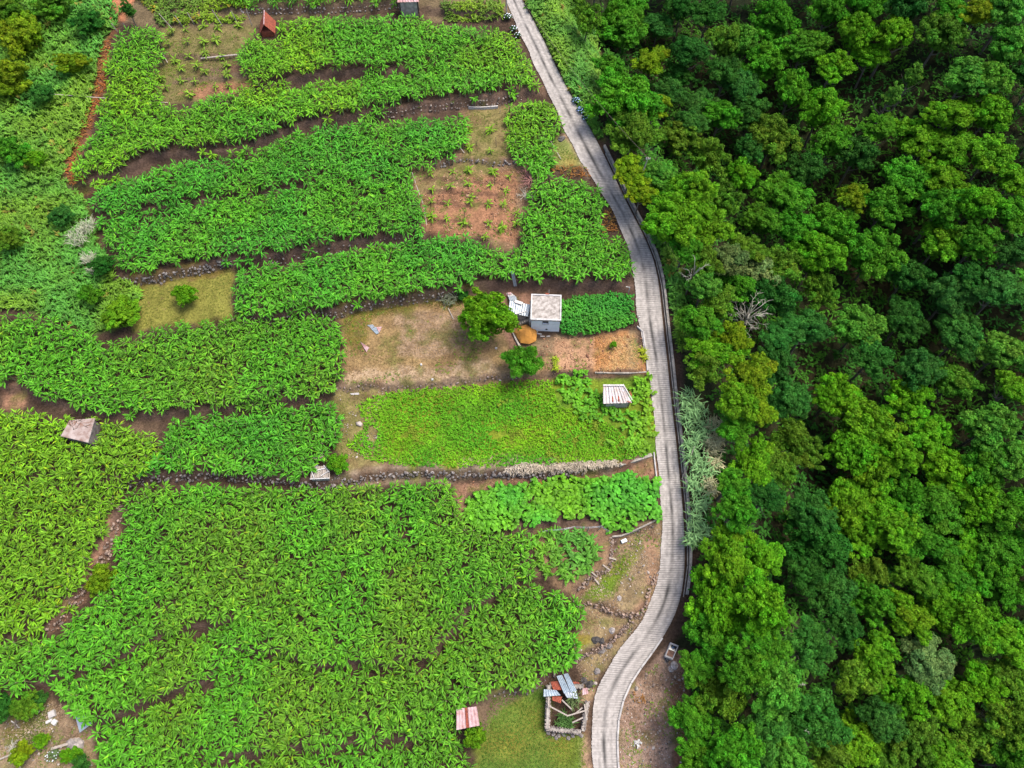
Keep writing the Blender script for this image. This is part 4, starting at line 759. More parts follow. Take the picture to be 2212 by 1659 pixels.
twigs('dead_tree', 1612, 685, 46, 9.5, 'bare grey dead tree inside the forest edge right of the white house', 'tree', M['grey_twig'], 40)
twigs('dead_shrub', 1147, 388, 34, 1.3, 'bare reddish brown brushwood heap beside the red soil clearing', 'dead shrub', M['red_twig'], 70)
twigs('dead_shrub', 1135, 420, 24, .8, 'lower grey brown twigs under the reddish brushwood heap', 'dead shrub', M['grey_twig'], 16)
for (x, y, r) in ((1710, 1482, 20), (1712, 1580, 20), (2130, 1548, 24), (1500, 585, 26), (1985, 340, 20)):
    twigs('bare_branch', x, y, r, 10.5, f"pale bare branches poking through the crowns {'low in the forest' if y > 1400 else 'high in the forest'}, {'left' if x < 1800 else 'right'} part, {'upper' if y in (1482, 585, 340) else 'lower'} one", 'branches', M['grey_twig'], 9)

# reeds: long silver-green blades beside the parapet, plumes on the left slope
def reed(px, py, r, hgt, tone, label, group, n=90, bias=None, cat='reeds', wd=(.06, .13), name='reed_clump'):
    c = P((px, py), hgt * .5); g = float(H(c[0], c[1])); Rm = r * depth(c) / F; o = empty(name, (c[0], c[1], g), label, cat, group)
    A = Acc(); az = rng.uniform(0, 6.28, n) if bias is None else rng.normal(bias, .8, n); rr = Rm * .75 * np.sqrt(rng.uniform(0, 1, n)); ph = rng.uniform(0, 6.28, n)
    B = np.stack([rr * np.cos(ph), rr * np.sin(ph), rng.uniform(.3, 1, n) * hgt * .8], 1); A.add(*leafbatch(B, az, rng.uniform(.3, 1.2, n), rng.uniform(.8, 1.9, n), rng.uniform(.7, 1.3, n) * (Rm * .45 + .45), rng.uniform(*wd, n) * 1.4, np.array(tone) * rng.uniform(.75, 1.3, (n, 1)), 5, (.6, 1, .8, .5, .05), .2)); A.obj('leaves', M['grass'], o)
    mb = MB()
    for i in range(0, n, 4): mb.tube([(B[i][0], B[i][1], -.1), tuple(B[i])], [.02, .012], 3)
    mb.build('canes', M['stem'], o)
SIL = (.19, .35, .13); PAL = (.40, .38, .20)
for i, (x, y, r, tn) in enumerate([(1485,865,24,0),(1508,890,22,0),(1490,905,22,0),(1540,920,20,1),(1515,935,24,0),(1492,955,20,0),(1535,965,22,1),(1500,990,24,0),(1545,1000,18,1),(1520,1015,24,0),(1502,1050,22,0),(1530,1055,20,1),(1512,1090,22,0),(1500,1125,20,0),(1515,1150,18,0),(1495,1165,16,0),(1552,950,14,1)]):
    reed(x, y, r * 1.15, 4.2, PAL if tn else SIL, f"{'pale straw' if tn else 'silvery green'} giant reed clump by the parapet, {ORD[i] if i < 15 else ('lowest' if i == 15 else 'outermost')} counting down the lane", 'giant reeds beside the parapet', 110)
for i, (x, y, r, h, lab) in enumerate([(193,490,20,2.2,'silver plumed grass clump at the corner of the second plot'),(172,515,30,2.4,'largest pale plumed grass clump on the left slope'),(195,560,18,1.8,'grey green plumed grass above the stone bank'),(205,585,14,1.4,'dry whitish grass clump just left of the stone bank')]):
    reed(x, y, r, h, (.36, .37, .25), lab, 'plumed grasses on the left slope', 140, bias=2.4, cat='grass clump', wd=(.03, .07), name='plumed_grass')
reed(972, 648, 24, 1.1, (.14, .16, .10), 'withered dark fern crown beside the felled branch', None, 60, cat='fern', name='withered_fern')
reed(1200, 778, 9, .7, (.25, .33, .02), 'narrow yellow green shrub row on the bare garden plot, upper plant', 'yellow garden shrubs', 40, cat='shrub', name='garden_shrub')
reed(1201, 794, 8, .7, (.25, .33, .02), 'narrow yellow green shrub row on the bare garden plot, lower plant', 'yellow garden shrubs', 40, cat='shrub', name='garden_shrub')
reed(1389, 758, 8, .7, (.27, .32, .02), 'yellow green shrub against the garden wall by the lane, upper', 'yellow garden shrubs', 36, cat='shrub', name='garden_shrub')
reed(1391, 772, 8, .7, (.27, .32, .02), 'yellow green shrub against the garden wall by the lane, lower', 'yellow garden shrubs', 36, cat='shrub', name='garden_shrub')

# hydrangeas: leafy mound with round flower heads
M['hyd_blue'] = simple('hydrangea_blue', (.36, .50, .80), .8, 3, .25); M['hyd_white'] = simple('hydrangea_white', (.70, .72, .78), .8, 3, .25)
def lump(k, jit=.16, n=1):
    import bmesh
    bm = bmesh.new(); bmesh.ops.create_icosphere(bm, subdivisions=n, radius=1)
    r2 = random.Random(int(k))
    for v in bm.verts: v.co *= 1 + r2.uniform(-jit, jit)
    V = [tuple(v.co) for v in bm.verts]; Fc = [tuple(v.index for v in f.verts) for f in bm.faces]; bm.free(); return V, Fc
HD = {c: meshdata('flower_head', *lump(3), M[c], smooth_=True) for c in ('hyd_blue', 'hyd_white')}
for (x, y, r, c, lab, nf) in [(1097,36,9,'hyd_white','white hydrangea bush on the lane edge at the top',14),(1109,62,8,'hyd_white','pale hydrangea bush touching the lane just below the white one',9),(1118,76,8,'hyd_white','small pale hydrangea, lowest of the three on the left side of the lane',8),(1245,217,9,'hyd_blue','upper blue hydrangea right of the lane',15),(1257,238,10,'hyd_blue','middle blue hydrangea right of the lane',18),(1268,255,9,'hyd_blue','lower blue hydrangea right of the lane',14)]:
    p = P((x, y), .5); Rm = r * depth(p) / F; g = float(H(p[0], p[1])); o = empty('hydrangea', (p[0], p[1], g), lab, 'hydrangea', 'hydrangeas along the lane')
    cr = link(bpy.data.objects.new('foliage', CR['whorl'][0]), o); cr.scale = (Rm * 1.1, Rm * 1.1, .8); cr.location = (0, 0, .3); cr.color = (.05, .13, .02, 1)
    for k in range(nf):
        a = k * 2.4; q = Rm * math.sqrt((k + .5) / nf); f = link(bpy.data.objects.new('flower_head', HD[c]), o); f.location = (q * math.cos(a), q * math.sin(a), .95 - .45 * (q / Rm) ** 2 + random.uniform(-.05, .08)); s_ = random.uniform(.11, .17); f.scale = (s_, s_, s_ * .8)

# ------------------------------------------------------------------ stone walls, stone by stone
STN = [meshdata('stone', *lump(k, .28), M['stone']) for k in range(7)]
def stone_wall(key, u0, u1, courses, size, label, lift=0.0, step=.42, nmax=270, tint=(1, 1, 1), cat='stone wall', offy=-.1):
    p, h = WW[key]; L_ = np.linalg.norm(np.diff(p[:, :2], axis=0), axis=1).sum(); n = max(6, int(L_ * (u1 - u0) / step)); q = resample(p, 400)[int(400 * u0):int(400 * u1)]; q = resample(q, n)
    c = q[n // 2].copy(); c[2] = H(c[0], c[1]); o = empty('stone_wall', c, label, cat); T = np.gradient(q[:, :2], axis=0); T /= np.linalg.norm(T, axis=1)[:, None]; Nn = np.stack([T[:, 1], -T[:, 0]], 1); cnt = 0; rest = MB()
    tot = n * courses; pr = min(1, nmax / tot)
    for i in range(n):
        up = q[i, :2] - Nn[i] * .75; lo = q[i, :2] + Nn[i] * .5; zt = float(H(up[0], up[1])); zl = float(H(lo[0], lo[1]))
        for k in range(courses):
            if rng.uniform() < .22: continue
            f = (k + .4) / courses; z = zl + (zt - zl) * f + rng.uniform(-.05, .05) + lift; x = q[i, 0] + Nn[i, 0] * (.38 - .35 * f); y = q[i, 1] + Nn[i, 1] * (.38 - .35 * f)
            s_ = size * rng.uniform(.45, 1.2); loc = (x - c[0] + rng.normal(0, .12), y - c[1] + rng.normal(0, .12), z - c[2]); cnt += 1
            if rng.uniform() < pr and cnt <= 100000:
                so2 = link(bpy.data.objects.new('stone', STN[rng.integers(7)]), o); so2.location = loc; so2.rotation_euler = tuple(rng.uniform(-.5, .5, 2)) + (rng.uniform(0, 6),); so2.scale = (s_, s_ * .75, s_ * .62); b_ = rng.uniform(.6, 1.7); so2.color = (tint[0] * b_, tint[1] * b_, tint[2] * b_, 1)
            else:
                V, Fc = lump(rng.integers(7), .28); nb = len(rest.v); rest.v += [(a[0] * s_ + loc[0], a[1] * s_ * .75 + loc[1], a[2] * s_ * .62 + loc[2]) for a in V]; rest.f += [tuple(nb + t for t in f2) for f2 in Fc]
    if rest.v: rest.build('rubble', M['stone'], o)['kind'] = 'stuff'
stone_wall('w8', .27, .86, 3, .26, 'long dark dry stone wall across the middle below the weedy terrace', .05, .45)
stone_wall('w8', .0, .27, 3, .25, 'left stretch of dark stone wall between two banana plots', .0, .5)
stone_wall('w3', .03, .38, 4, .25, 'greyish stone bank curving above the olive grass patch', 0, .5)
stone_wall('w3', .5, .98, 2, .2, 'half hidden stone bank under the second banana plot', 0, .7)
stone_wall('w4', .3, 1.0, 2, .22, 'short stone row dividing the red soil clearing', .05, .36)
stone_wall('w5', .0, .55, 3, .2, 'shaded stone bank along the top of the dry field', 0, .55)
stone_wall('w9', .05, .95, 3, .26, 'brown stone wall running down between the left and big plots', .05, .42, tint=(1.3, 1.05, .9))
stone_wall('w12', .1, 1.0, 4, .19, 'curved stone bank holding the terrace with leaning boards', .05, .27, tint=(1.25, 1.05, .9))
stone_wall('w13', .0, .98, 3, .2, 'curved low stone wall of the clearing inside the road bend', .05, .28, tint=(1.5, 1.2, 1.0))
stone_wall('w14', .0, 1, 4, .2, 'rough stone row below the curved wall near black boulders', .05, .28, tint=(1.3, 1.05, .9))
stone_wall('w1', .66, .95, 2, .2, 'pale stones on the bare bank below the uppermost plot', .0, .45, tint=(1.4, 1.3, 1.2))
stone_wall('w22', .0, .62, 2, .2, 'whitish stones along the bank behind the red hut', .0, .5, tint=(1.7, 1.7, 1.7))
stone_wall('w7', .0, .6, 2, .19, 'broken stone edge between dry field and weedy terrace', .0, .55, tint=(1.2, 1, .9))
stone_wall('w15', .3, 1, 2, .22, 'dark stones in the bank above the damp lawn', .0, .6)
# single boulders
def boulder(px, py, s_, mat, label, tint=1.0, k=0, h=.1, flat=.7):
    p = P((px, py), 0); o = bpy.data.objects.new('boulder', meshdata('boulder', *lump(40 + k, .2, 2), mat, smooth_=False)); o.location = (p[0], p[1], p[2] + h * s_); o.scale = (s_, s_ * .85, s_ * flat); o.rotation_euler = (0, 0, k); o.color = (tint, tint, tint, 1); COL.objects.link(o); return tag(o, label, 'boulder')
for k, (x, y, s_, t, lab) in enumerate([(1287,1382,.55,.35,'larger black boulder inside the road bend clearing'),(1300,1384,.4,.35,'smaller black boulder right of the larger one'),(1322,1362,.45,1.9,'pale boulder in the row above the black boulders'),(1316,1395,.5,1.2,'brown grey boulder in the lowest stone row'),(1300,1405,.55,1.1,'dull boulder left in the lowest stone row'),(1290,1450,.45,1.5,'pale flat boulder beside the lane above the ruin'),(1262,1470,.5,.5,'dark boulder at the top right corner of the ruin'),(1275,1478,.55,.4,'black boulder pile stone right of the ruin sheets'),(1338,1292,.35,2.2,'whitish stone standing in the curved wall clearing'),(163,1609,1.1,1.9,'big pale boulder in the bottom left yard'),(1213,300,.6,.8,'dark boulder between the narrow strip and the lane'),(1456,1438,.55,2.6,'white rubble lump below the concrete tank'),(1449,1445,.4,2.2,'smaller white rubble lump below the concrete tank'),(1478,1560,.4,1.4,'grey stone on the rusty strip near the forest'),(1440,1425,.3,1.3,'small stone against the concrete tank')]):
    boulder(x, y, s_, M['stone'], lab, t, k)
# white plastic heap right of lane
mnd = boulder(1135, 724, 1.75, M['ochre'], 'rounded ochre earth mound in front of the white house', 1.0, 31, .25, .62); mnd.name = 'earth_mound'; mnd['category'] = 'mound'
p = P((1377, 1605)); rb = empty('rubbish_heap', p, 'crumpled white heap on the bare strip right of the bottom bend', 'rubbish heap')
for i in range(16):
    a = random.uniform(0, 6.28); q = random.uniform(.0, .55); b_ = Vector((q * math.cos(a), q * math.sin(a), random.uniform(0, .15))); m_ = MB(); m_.bar(b_, b_ + Vector((random.uniform(-.3, .3), random.uniform(-.3, .3), random.uniform(.05, .2))), random.uniform(.12, .3), .04); m_.build('scrap', M['white'], rb)

# ------------------------------------------------------------------ buildings
# white house
hp = P((1177, 716), 0); HZ = float(min(H(hp[0] - 2, hp[1] + 1), hp[2])); yaw = R(-2.5)
house = empty('house', (hp[0], hp[1], HZ), 'small pale blue flat roofed house with one little window', 'house', rz=yaw)
hw, hd, hh = 2.08, 4.2, 3.0
def hollow(mb, x0, x1, y0, y1, z0, z1, t):
    mb.box(x0, x1, y0, y0 + t, z0, z1); mb.box(x0, x1, y1 - t, y1, z0, z1); mb.box(x0, x0 + t, y0 + t, y1 - t, z0, z1); mb.box(x1 - t, x1, y0 + t, y1 - t, z0, z1)
mb = MB()   # front wall with a real window opening
wx0, wx1, wz0, wz1 = -.42, .38, 2.15, 2.85
mb.box(-hw, wx0, 0, .2, -.6, hh); mb.box(wx1, hw, 0, .2, -.6, hh); mb.box(wx0, wx1, 0, .2, -.6, wz0); mb.box(wx0, wx1, 0, .2, wz1, hh)
mb.box(-hw, hw, hd - .2, hd, -.6, hh); mb.box(-hw, -hw + .2, .2, hd - .2, -.6, hh); mb.box(hw - .2, hw, .2, hd - .2, -.6, hh); mb.build('wall', M['paint'], house)
wn = MB(); wn.box(wx0, wx1, .12, .15, wz0, wz1); wn = wn.build('window', M['dark'], house)
f = MB(); f.box(wx0 - .06, wx0, -.03, .05, wz0 - .06, wz1 + .06); f.box(wx1, wx1 + .06, -.03, .05, wz0 - .06, wz1 + .06); f.box(wx0, wx1, -.03, .05, wz1, wz1 + .06); f.box(wx0 - .1, wx1 + .1, -.08, .06, wz0 - .12, wz0 - .06); f.build('frame', M['concrete'], wn)
v = MB(); v.tube([(.22, -.03, .62), (.22, .12, .62)], .17, 12); v.build('vent', M['dark'], house)
d2 = MB(); d2.box(-hw - .004, hw + .004, -.004, .02, -.6, .12); d2.build('plinth', M['kerb'], house)
r_ = MB(); r_.box(-hw - .14, hw + .14, -.16, hd + .14, hh + .002, hh + .20); r_.build('roof_slab', M['roofcon'], house)
for nm, bx in (('parapet', (-hw-.14, hw+.14, -.16, .02)), ('parapet', (-hw-.14, hw+.14, hd-.04, hd+.14)), ('parapet', (-hw-.14, -hw+.02, .022, hd-.042)), ('parapet', (hw-.02, hw+.14, .022, hd-.042))):
    q = MB(); q.box(*bx, hh + .202, hh + .36); q.build(nm, M['white'], house)
q = MB(); q.box(-hw + .25, hw - .25, .12, .2, hh + .203, hh + .26); q.build('roof_kerb', M['white'], house)
q = MB(); q.box(-.15, .4, hd + .1, hd + .3, hh + .05, hh + .45); q.build('rusty_box', M['rusty'], house)
q = MB(); q.tube([(.35, hd + .25, hh + .3), (.36, hd + .3, hh + 1.3)], .03, 6); q.build('pipe', M['white'], house)
for i in range(5):
    q = MB(); q.box(-hw - 1.75 + .34 * i, -hw - 1.75 + .34 * i + .32, 1.0, 2.0, -.3, .2 + .28 * i); q.build('step', M['kerb'], house)
q = MB(); q.box(-hw - .30, -hw - .02, .3, hd, -.4, 1.9); q.build('side_wall', M['kerb'], house)
# yard walls
strip_wall('garden_wall', P([(1100,700),(1116,738),(1130,762)], 0), .25, .35, M['kerb'], 'low dark retaining wall round the ochre mound', 'wall', .9, -.5)
strip_wall('garden_wall', P([(1376,706),(1388,714),(1392,740),(1396,770),(1398,802)], 0), .18, .28, M['concrete'], 'low concrete wall between the garden plot and the lane', 'wall', 1.2, -.6)
strip_wall('garden_wall', P([(1285,805),(1330,806),(1360,806),(1397,804)], 0), .22, .12, M['kerb'], 'grey retaining wall under the orange dug bed', 'wall', 1.2, -.9)
strip_wall('garden_wall', P([(1412,978),(1414,1000),(1418,1034)], 0), .16, .3, M['concrete'], 'short concrete edge beside the lane at the footpath ramp', 'wall', 1.0, -.4)
strip_wall('garden_wall', P([(1338,1004),(1370,994),(1408,982)], 0), .5, .1, M['kerb'], 'dark concrete ramp edge climbing to the lane', 'wall', 1.0, -.9)
strip_wall('garden_wall', P([(1322,1160),(1345,1158),(1385,1140),(1432,1117)], 0), .2, .3, M['kerb'], 'concrete retaining wall under the leafy crop beside the lane', 'wall', 1.2, -.9)
strip_wall('garden_wall', P([(1012,235),(1040,236),(1076,233)], 0), .22, .45, M['concrete'], 'short pale block wall below the bank of the uppermost plot', 'wall', 1.0, -.3)
for i, (x, y) in enumerate([(1166,722),(1172,727),(1184,727),(1158,718)]):
    p = P((x, y)); q = MB(); q.box(-.45 + .1 * i, .3, -.07, .07, 0, .12); o = q.build('loose_block', M['concrete'], None); o.location = (p[0], p[1], p[2]); o.rotation_euler = (0, 0, -.2 + .15 * i); tag(o, ['white kerb piece in front of the house, left','white kerb piece in front of the house, middle','white kerb piece in front of the house, right','short kerb piece near the mound'][i], 'block', 'loose kerb pieces')

def shed(name, quad, zr, label, panels, sup=M['darkwood'], cat='shed', drop=.35, wallmat=None, group=None, amp=.03):
    """lean-to: roof corners surveyed at roof height, corrugated panels, posts and board walls underneath"""
    g = [P(q, zr) for q in quad]; zt = max(a[2] for a in g); A = [Pz(quad[0], zt), Pz(quad[1], zt), Pz(quad[2], zt - drop), Pz(quad[3], zt - drop)]
    c = sum(A) / 4; c = np.array([c[0], c[1], float(H(c[0], c[1]))]); o = empty(name, c, label, cat, group); x = 0.0; tot = sum(w_ for w_, _ in panels)
    for i, (w_, mt) in enumerate(panels):
        u0 = x / tot; u1 = (x + w_) / tot - .012; x += w_; lift = np.array((0, 0, .012 * (i % 2)))
        q = [A[0] * (1 - u0) + A[1] * u0 + lift, A[0] * (1 - u1) + A[1] * u1 + lift, A[3] * (1 - u1) + A[2] * u1 + lift, A[3] * (1 - u0) + A[2] * u0 + lift]
        sheet('roof_sheet', q, M[mt], o, waves=max(2, int(w_ * 3)), amp=amp, off=c)
    cor = [a * .86 + sum(A) / 4 * .14 for a in A]
    for a in cor:
        q = MB(); q.bar((a[0], a[1], float(H(a[0], a[1])) - .1), (a[0], a[1], a[2] - .06), .1); q.build('post', sup, o, off=c)
    for i in range(4):
        a, b_ = cor[i], cor[(i + 1) % 4]; q = MB(); ha = float(H(a[0], a[1])) - .2; hb = float(H(b_[0], b_[1])) - .2; d_ = (b_ - a); n_ = np.array((d_[1], -d_[0], 0)); n_ = n_ / np.linalg.norm(n_) * .03; t1, t2 = a[2] - .1, b_[2] - .1; a1 = a + d_ * .06; b1 = b_ - d_ * .06
        q.quadbox([(a1[0]-n_[0],a1[1]-n_[1],ha),(b1[0]-n_[0],b1[1]-n_[1],hb),(b1[0]+n_[0],b1[1]+n_[1],hb),(a1[0]+n_[0],a1[1]+n_[1],ha),(a1[0]-n_[0],a1[1]-n_[1],t1),(b1[0]-n_[0],b1[1]-n_[1],t2),(b1[0]+n_[0],b1[1]+n_[1],t2),(a1[0]+n_[0],a1[1]+n_[1],t1)]); q.build('wall', wallmat or M['kerb'], o, off=c)
    return o, A, c
sh, A, c = shed('shed', [(1303,831),(1348,831),(1366,870),(1303,872)], 2.0, 'garden shed with pale corrugated roof streaked with rust', [(.9,'patchy'),(.9,'patchy'),(.9,'patchy'),(1.1,'patchy')])
for k, (a, b_) in enumerate([((1323,852),(1324,868)),((1336,853),(1337,867)),((1360,845),(1365,855)),((1355,867),(1363,869))]):
    z = A[2][2] + .14; p, q2 = Pz(a, z), Pz(b_, z); q = MB(); q.bar(p, q2, .17, .02); q.build('rust_streak', M['rusty'], sh, off=c)
z = A[0][2] + .16; q = MB(); q.bar(Pz((1303,832), z), Pz((1348,832), z), .22, .05); q.build('ridge_strip', M['white'], sh, off=c)
q = MB(); q.bar(Pz((1348,833), z), Pz((1366,864), z - .3), .12, .04); q.build('batten', M['white'], sh, off=c)
# lean-to beside the house
ln, A, c = shed('lean_to', [(1101,650),(1146,658),(1141,684),(1098,674)], 1.9, 'light corrugated lean to between the round tree and white house', [(1.,'zinc'),(1.,'zinc'),(1.1,'zinc')])
q = MB(); q.bar(Pz((1108,680), A[2][2] + .2), Pz((1137,672), A[2][2] + .25), .16, .05); q.build('beam', M['white'], ln, off=c)
q = MB(); q.bar(Pz((1112,650), A[0][2] + .15), Pz((1129,656), A[0][2] + .15), .5, .06); q.build('panel', M['white'], ln, off=c)
def lying(px_quad, h, mat, label, waves=6, cat='metal sheet', name='corrugated_sheet', group=None, hs=None, axis=0):
    pts = [P(q, (hs[i] if hs else h)) for i, q in enumerate(px_quad)]; c = sum(pts) / 4; c[2] = float(H(c[0], c[1])); o = sheet(name, pts, mat, None, waves, .025, off=c, axis=axis); o.location = c; return tag(o, label, cat, group)
lying([(1094,634),(1104,632),(1116,642),(1104,652)], .5, M['white'], 'white panel leaning on the lean to, upper left', 4, hs=[.5,.6,.8,.7])
lying([(1098,641),(1112,638),(1117,646),(1103,655)], .8, M['zinc'], 'grey white panel over the upper left one by the lean to', 5, hs=[.7,.8,.9,.9])
lying([(1096,632),(1104,631),(1105,636),(1097,636)], .7, M['pinkish'], 'small pinkish board end above the leaning panels', 2)
lying([(1103,587),(1110,586),(1117,618),(1110,619)], 1.0, M['zincblue'], 'long blue grey metal trough hanging off the bank above the yard', 2, hs=[2.0,2.0,.3,.3])
def cz(pts, x0, y0, k): return [(x0 + k * a, y0 + k * b) for a, b in pts]
lying(cz([(575,680),(640,670),(665,695),(625,715)], 685.8, 576, .186), .12, M['zinc'], 'light grey corner sheet lying on the dry field, left half of the upper pair', 4)
lying(cz([(620,720),(680,698),(715,770),(685,785)], 685.8, 576, .186), .14, M['zincblue'], 'blue grey torn sheet lying on the dry field', 4)
lying(cz([(680,702),(750,696),(735,735),(715,765)], 685.8, 576, .186), .17, M['pinkish'], 'pink tinted sheet corner on the dry field beside the blue grey one', 3)
lying(cz([(495,870),(530,890),(600,940),(570,992)], 685.8, 576, .186), .2, M['pinkish'], 'pink triangular sheet alone on the left of the dry field', 5)
lying(cz([(378,1470),(480,1462),(485,1485),(390,1490)], 685.8, 576, .186), .1, M['concrete'], 'narrow grey slab at the corner of the dry field', 2)
# slab roof in left plot
sb = P([(131,940),(150,908),(216,902),(190,955)], 2.0); c = sb.mean(0).copy(); c[2] = float(H(c[0], c[1])); hut = empty('low_hut', c, 'low hut with a pale litter strewn slab roof in the left plot', 'hut')
mb = MB(); zt = sb[:, 2].max() + .1; SQ = [Pz(q, zt) for q in [(131,942),(150,908),(205,903),(190,956)]]; mb.quadbox([(*a[:2], zt - .14) for a in SQ][::-1] + [(*a[:2], zt) for a in SQ][::-1]); mb.build('roof_slab', M['soil2'], hut, off=c)
SI = [a * .9 + sum(SQ) / 4 * .1 for a in SQ]; mb = MB(); mb.quadbox([(*a[:2], zt - 2.6) for a in SI][::-1] + [(*a[:2], zt - .143) for a in SI][::-1]); mb.build('wall', M['stone'], hut, off=c)
for i in range(26):
    q = MB(); a = Pz((random.uniform(150, 195), random.uniform(910, 930)), zt + .02); an = random.uniform(0, 3.1); q.bar(a, a + np.array((math.cos(an), math.sin(an), 0)) * .7, .06, .03); q.build('dry_frond', M['darkwood'] if i % 2 else M['soil'], hut, off=c)
# tumbled hut above the stone wall
ps = P((690, 1020), 0); th = empty('collapsed_shack', ps, 'collapsed shack of tumbled grey boards above the stone wall', 'shack')
def cc5(a): return (658.3 + .186 * a[0], 822.9 + .186 * a[1])
z0 = ps[2] + 1.0
q = [Pz(cc5(a), z0) for a in ((85,985),(230,975),(285,1130),(60,1140))]
mb = MB(); mb.quadbox([tuple(a * .9 + sum(q) / 4 * .1 - np.array((0, 0, 1.1))) for a in q][::-1] + [tuple(a * .9 + sum(q) / 4 * .1 - np.array((0, 0, .1))) for a in q][::-1]); mb.build('wall', M['kerb'], th, off=ps)
for i in range(13):
    a = 80 + i * 16; q = MB(); q.bar(Pz(cc5((a + rng.uniform(-8, 8) + 5, 985 + rng.uniform(-10, 15))), z0 + .05 + .03 * (i % 3)), Pz(cc5((a - 15 + rng.uniform(-12, 12) + i * 1.5, 1125 + rng.uniform(-8, 12))), z0 + .02), .16, .03); q.build('board', M['wood'], th, off=ps)
for a, b_ in (((60,1000),(110,1130)),((130,1040),(250,1010)),((60,1140),(285,1128)),((190,1100),(270,1050)),((220,980),(285,1060))):
    q = MB(); q.bar(Pz(cc5(a), z0 + .2), Pz(cc5(b_), z0 + .2), .1, .06); q.build('batten', M['white'], th, off=ps)
sheet('roof_sheet', [Pz(cc5(a), z0 + .15) for a in ((88,950),(140,955),(160,990),(95,985))], M['zinc'], th, 4, off=ps)
lying([cc5(a) for a in ((90,880),(235,835),(260,865),(115,930))], 1.0, M['pinkish'], 'faded pink corrugated sheets above the collapsed shack', 7, hs=[.8,1.,1.,.8])
# red hut
ph = P((580, 80), 0); rh = empty('red_roofed_hut', ph, 'tiny hut with a steep rust red gable roof beside the upper clearing', 'hut', rz=R(6))
mb = MB(); mb.box(-1.0, 1.0, 0, 2.4, -.3, 1.1); mb.build('wall', M['rusty'], rh)
for s_, nm in ((-1, 'roof_sheet'), (1, 'roof_sheet')):
    sheet(nm, [(0, -.2, 2.5), (0, 3.0, 2.9), (s_ * 1.35, 3.0, .8), (s_ * 1.35, -.2, .7)], M['rusty'], rh, 10, .03)
mb = MB(); mb.bar((0, -.22, 2.55), (0, 3.02, 2.95), .14, .06); mb.build('ridge_cap', M['pinkish'], rh)
# pink roofed shed at the top edge
shed('shed', [(860,-14),(900,-16),(906,4),(858,5)], 2.0, 'shed with faded pink roof cut by the top edge', [(.8,'pinkish')] * 4)
# pink roofed hut bottom
sh2, A, c = shed('shed', [(986,1531),(1030,1526),(1037,1567),(986,1577)], 2.0, 'hut with pink corrugated roof split by a rust red strip', [(1.0,'pinkish'),(.3,'rusty'),(1.1,'pinkish')], drop=.2)
# concrete slab bottom-left
lying([(160,1536),(194,1545),(200,1562),(172,1583)], .9, M['zinc'], 'flat light grey sheet at the corner of the bottom left yard', 1, 'roof sheet', 'flat_sheet', hs=[.9]*4)
# ruin
def cr6(a): return (960 + .432 * a[0], 1399 + .432 * a[1])
pr = P(cr6((600, 420)), 0); ruin = empty('stone_ruin', pr, 'roofless stone ruin with fallen beams and loose roof sheets', 'ruin')
def stone_run(a, b_, hgt, th_, n, par, c):
    A0 = P(cr6(a), 0); B0 = P(cr6(b_), 0); d_ = B0 - A0; L_ = np.linalg.norm(d_[:2]); nr = np.array((-d_[1], d_[0], 0)) / L_; cnt = int(L_ / .34)
    mb = MB(); mb.bar(A0 + np.array((0, 0, hgt / 2 - .2)), B0 + np.array((0, 0, hgt / 2 - .2)), th_ * .75, hgt + .2); mb.build('wall_core', M['kerb'], par, off=c)
    for i in range(cnt):
        for j in range(2):
            for k in range(n):
                z_ = hgt * (k + .75) / n + rng.uniform(-.06, .06); p = A0 + d_ * ((i + .5 * (k % 2) + .2) / cnt) + nr * (j - .5) * th_ * .85; s_ = rng.uniform(.15, .23)
                so2 = link(bpy.data.objects.new('stone', STN[rng.integers(7)]), par); so2.location = (p[0] - c[0], p[1] - c[1], p[2] + z_ - c[2]); so2.scale = (s_, s_ * .8, s_ * .7); so2.rotation_euler = (0, 0, rng.uniform(0, 6)); q = rng.uniform(.8, 2.0); so2.color = (q, q * .95, q * .9, 1)
for a, b_, hgt in (((520,190),(512,405),1.7),((505,405),(680,425),1.2),((690,415),(712,270),1.3),((525,190),(690,200),1.6)): stone_run(a, b_, hgt, .42, 2, ruin, pr)
zr = pr[2] + 1.9
for a, b_ in (((520,290),(615,340)),((612,342),(714,312)),((700,283),(713,362)),((588,262),(640,312)),((640,375),(692,350)),((520,245),(521,300)),((655,330),(690,300))):
    q = MB(); q.bar(Pz(cr6(a), zr), Pz(cr6(b_), zr + .1), .16, .14); q.build('beam', M['wood'], ruin, off=pr)
for i, (Q, mt, dz, wv) in enumerate([([(560,142),(588,136),(628,218),(598,230)],'zincblue',.4,4),([(595,132),(618,128),(662,215),(632,224)],'zincblue',.46,4),([(596,222),(660,212),(668,255),(612,250)],'zinc',.3,5),([(497,208),(560,212),(582,238),(495,245)],'zincblue',.35,6),([(530,170),(575,168),(592,212),(545,212)],'rusty',.15,6),([(538,242),(590,245),(582,278),(540,264)],'rusty',.1,5),([(690,205),(715,200),(721,230),(690,238)],'pinkish',.1,3),([(640,170),(672,172),(676,180),(645,180)],'rusty',.2,3)]):
    sheet('roof_sheet', [Pz(cr6(a), zr + dz + .02 * j) for j, a in enumerate(Q)], M[mt], ruin, wv, off=pr)
reed(*cr6((600, 370)), 22, .7, (.06, .13, .03), 'green vines growing inside the stone ruin', None, 110, cat='vines', name='vines')
reed(*cr6((650, 260)), 17, 2.4, (.10, .14, .05), 'creeper trailing over the ruin roof sheets', None, 80, cat='creeper', name='creeper')
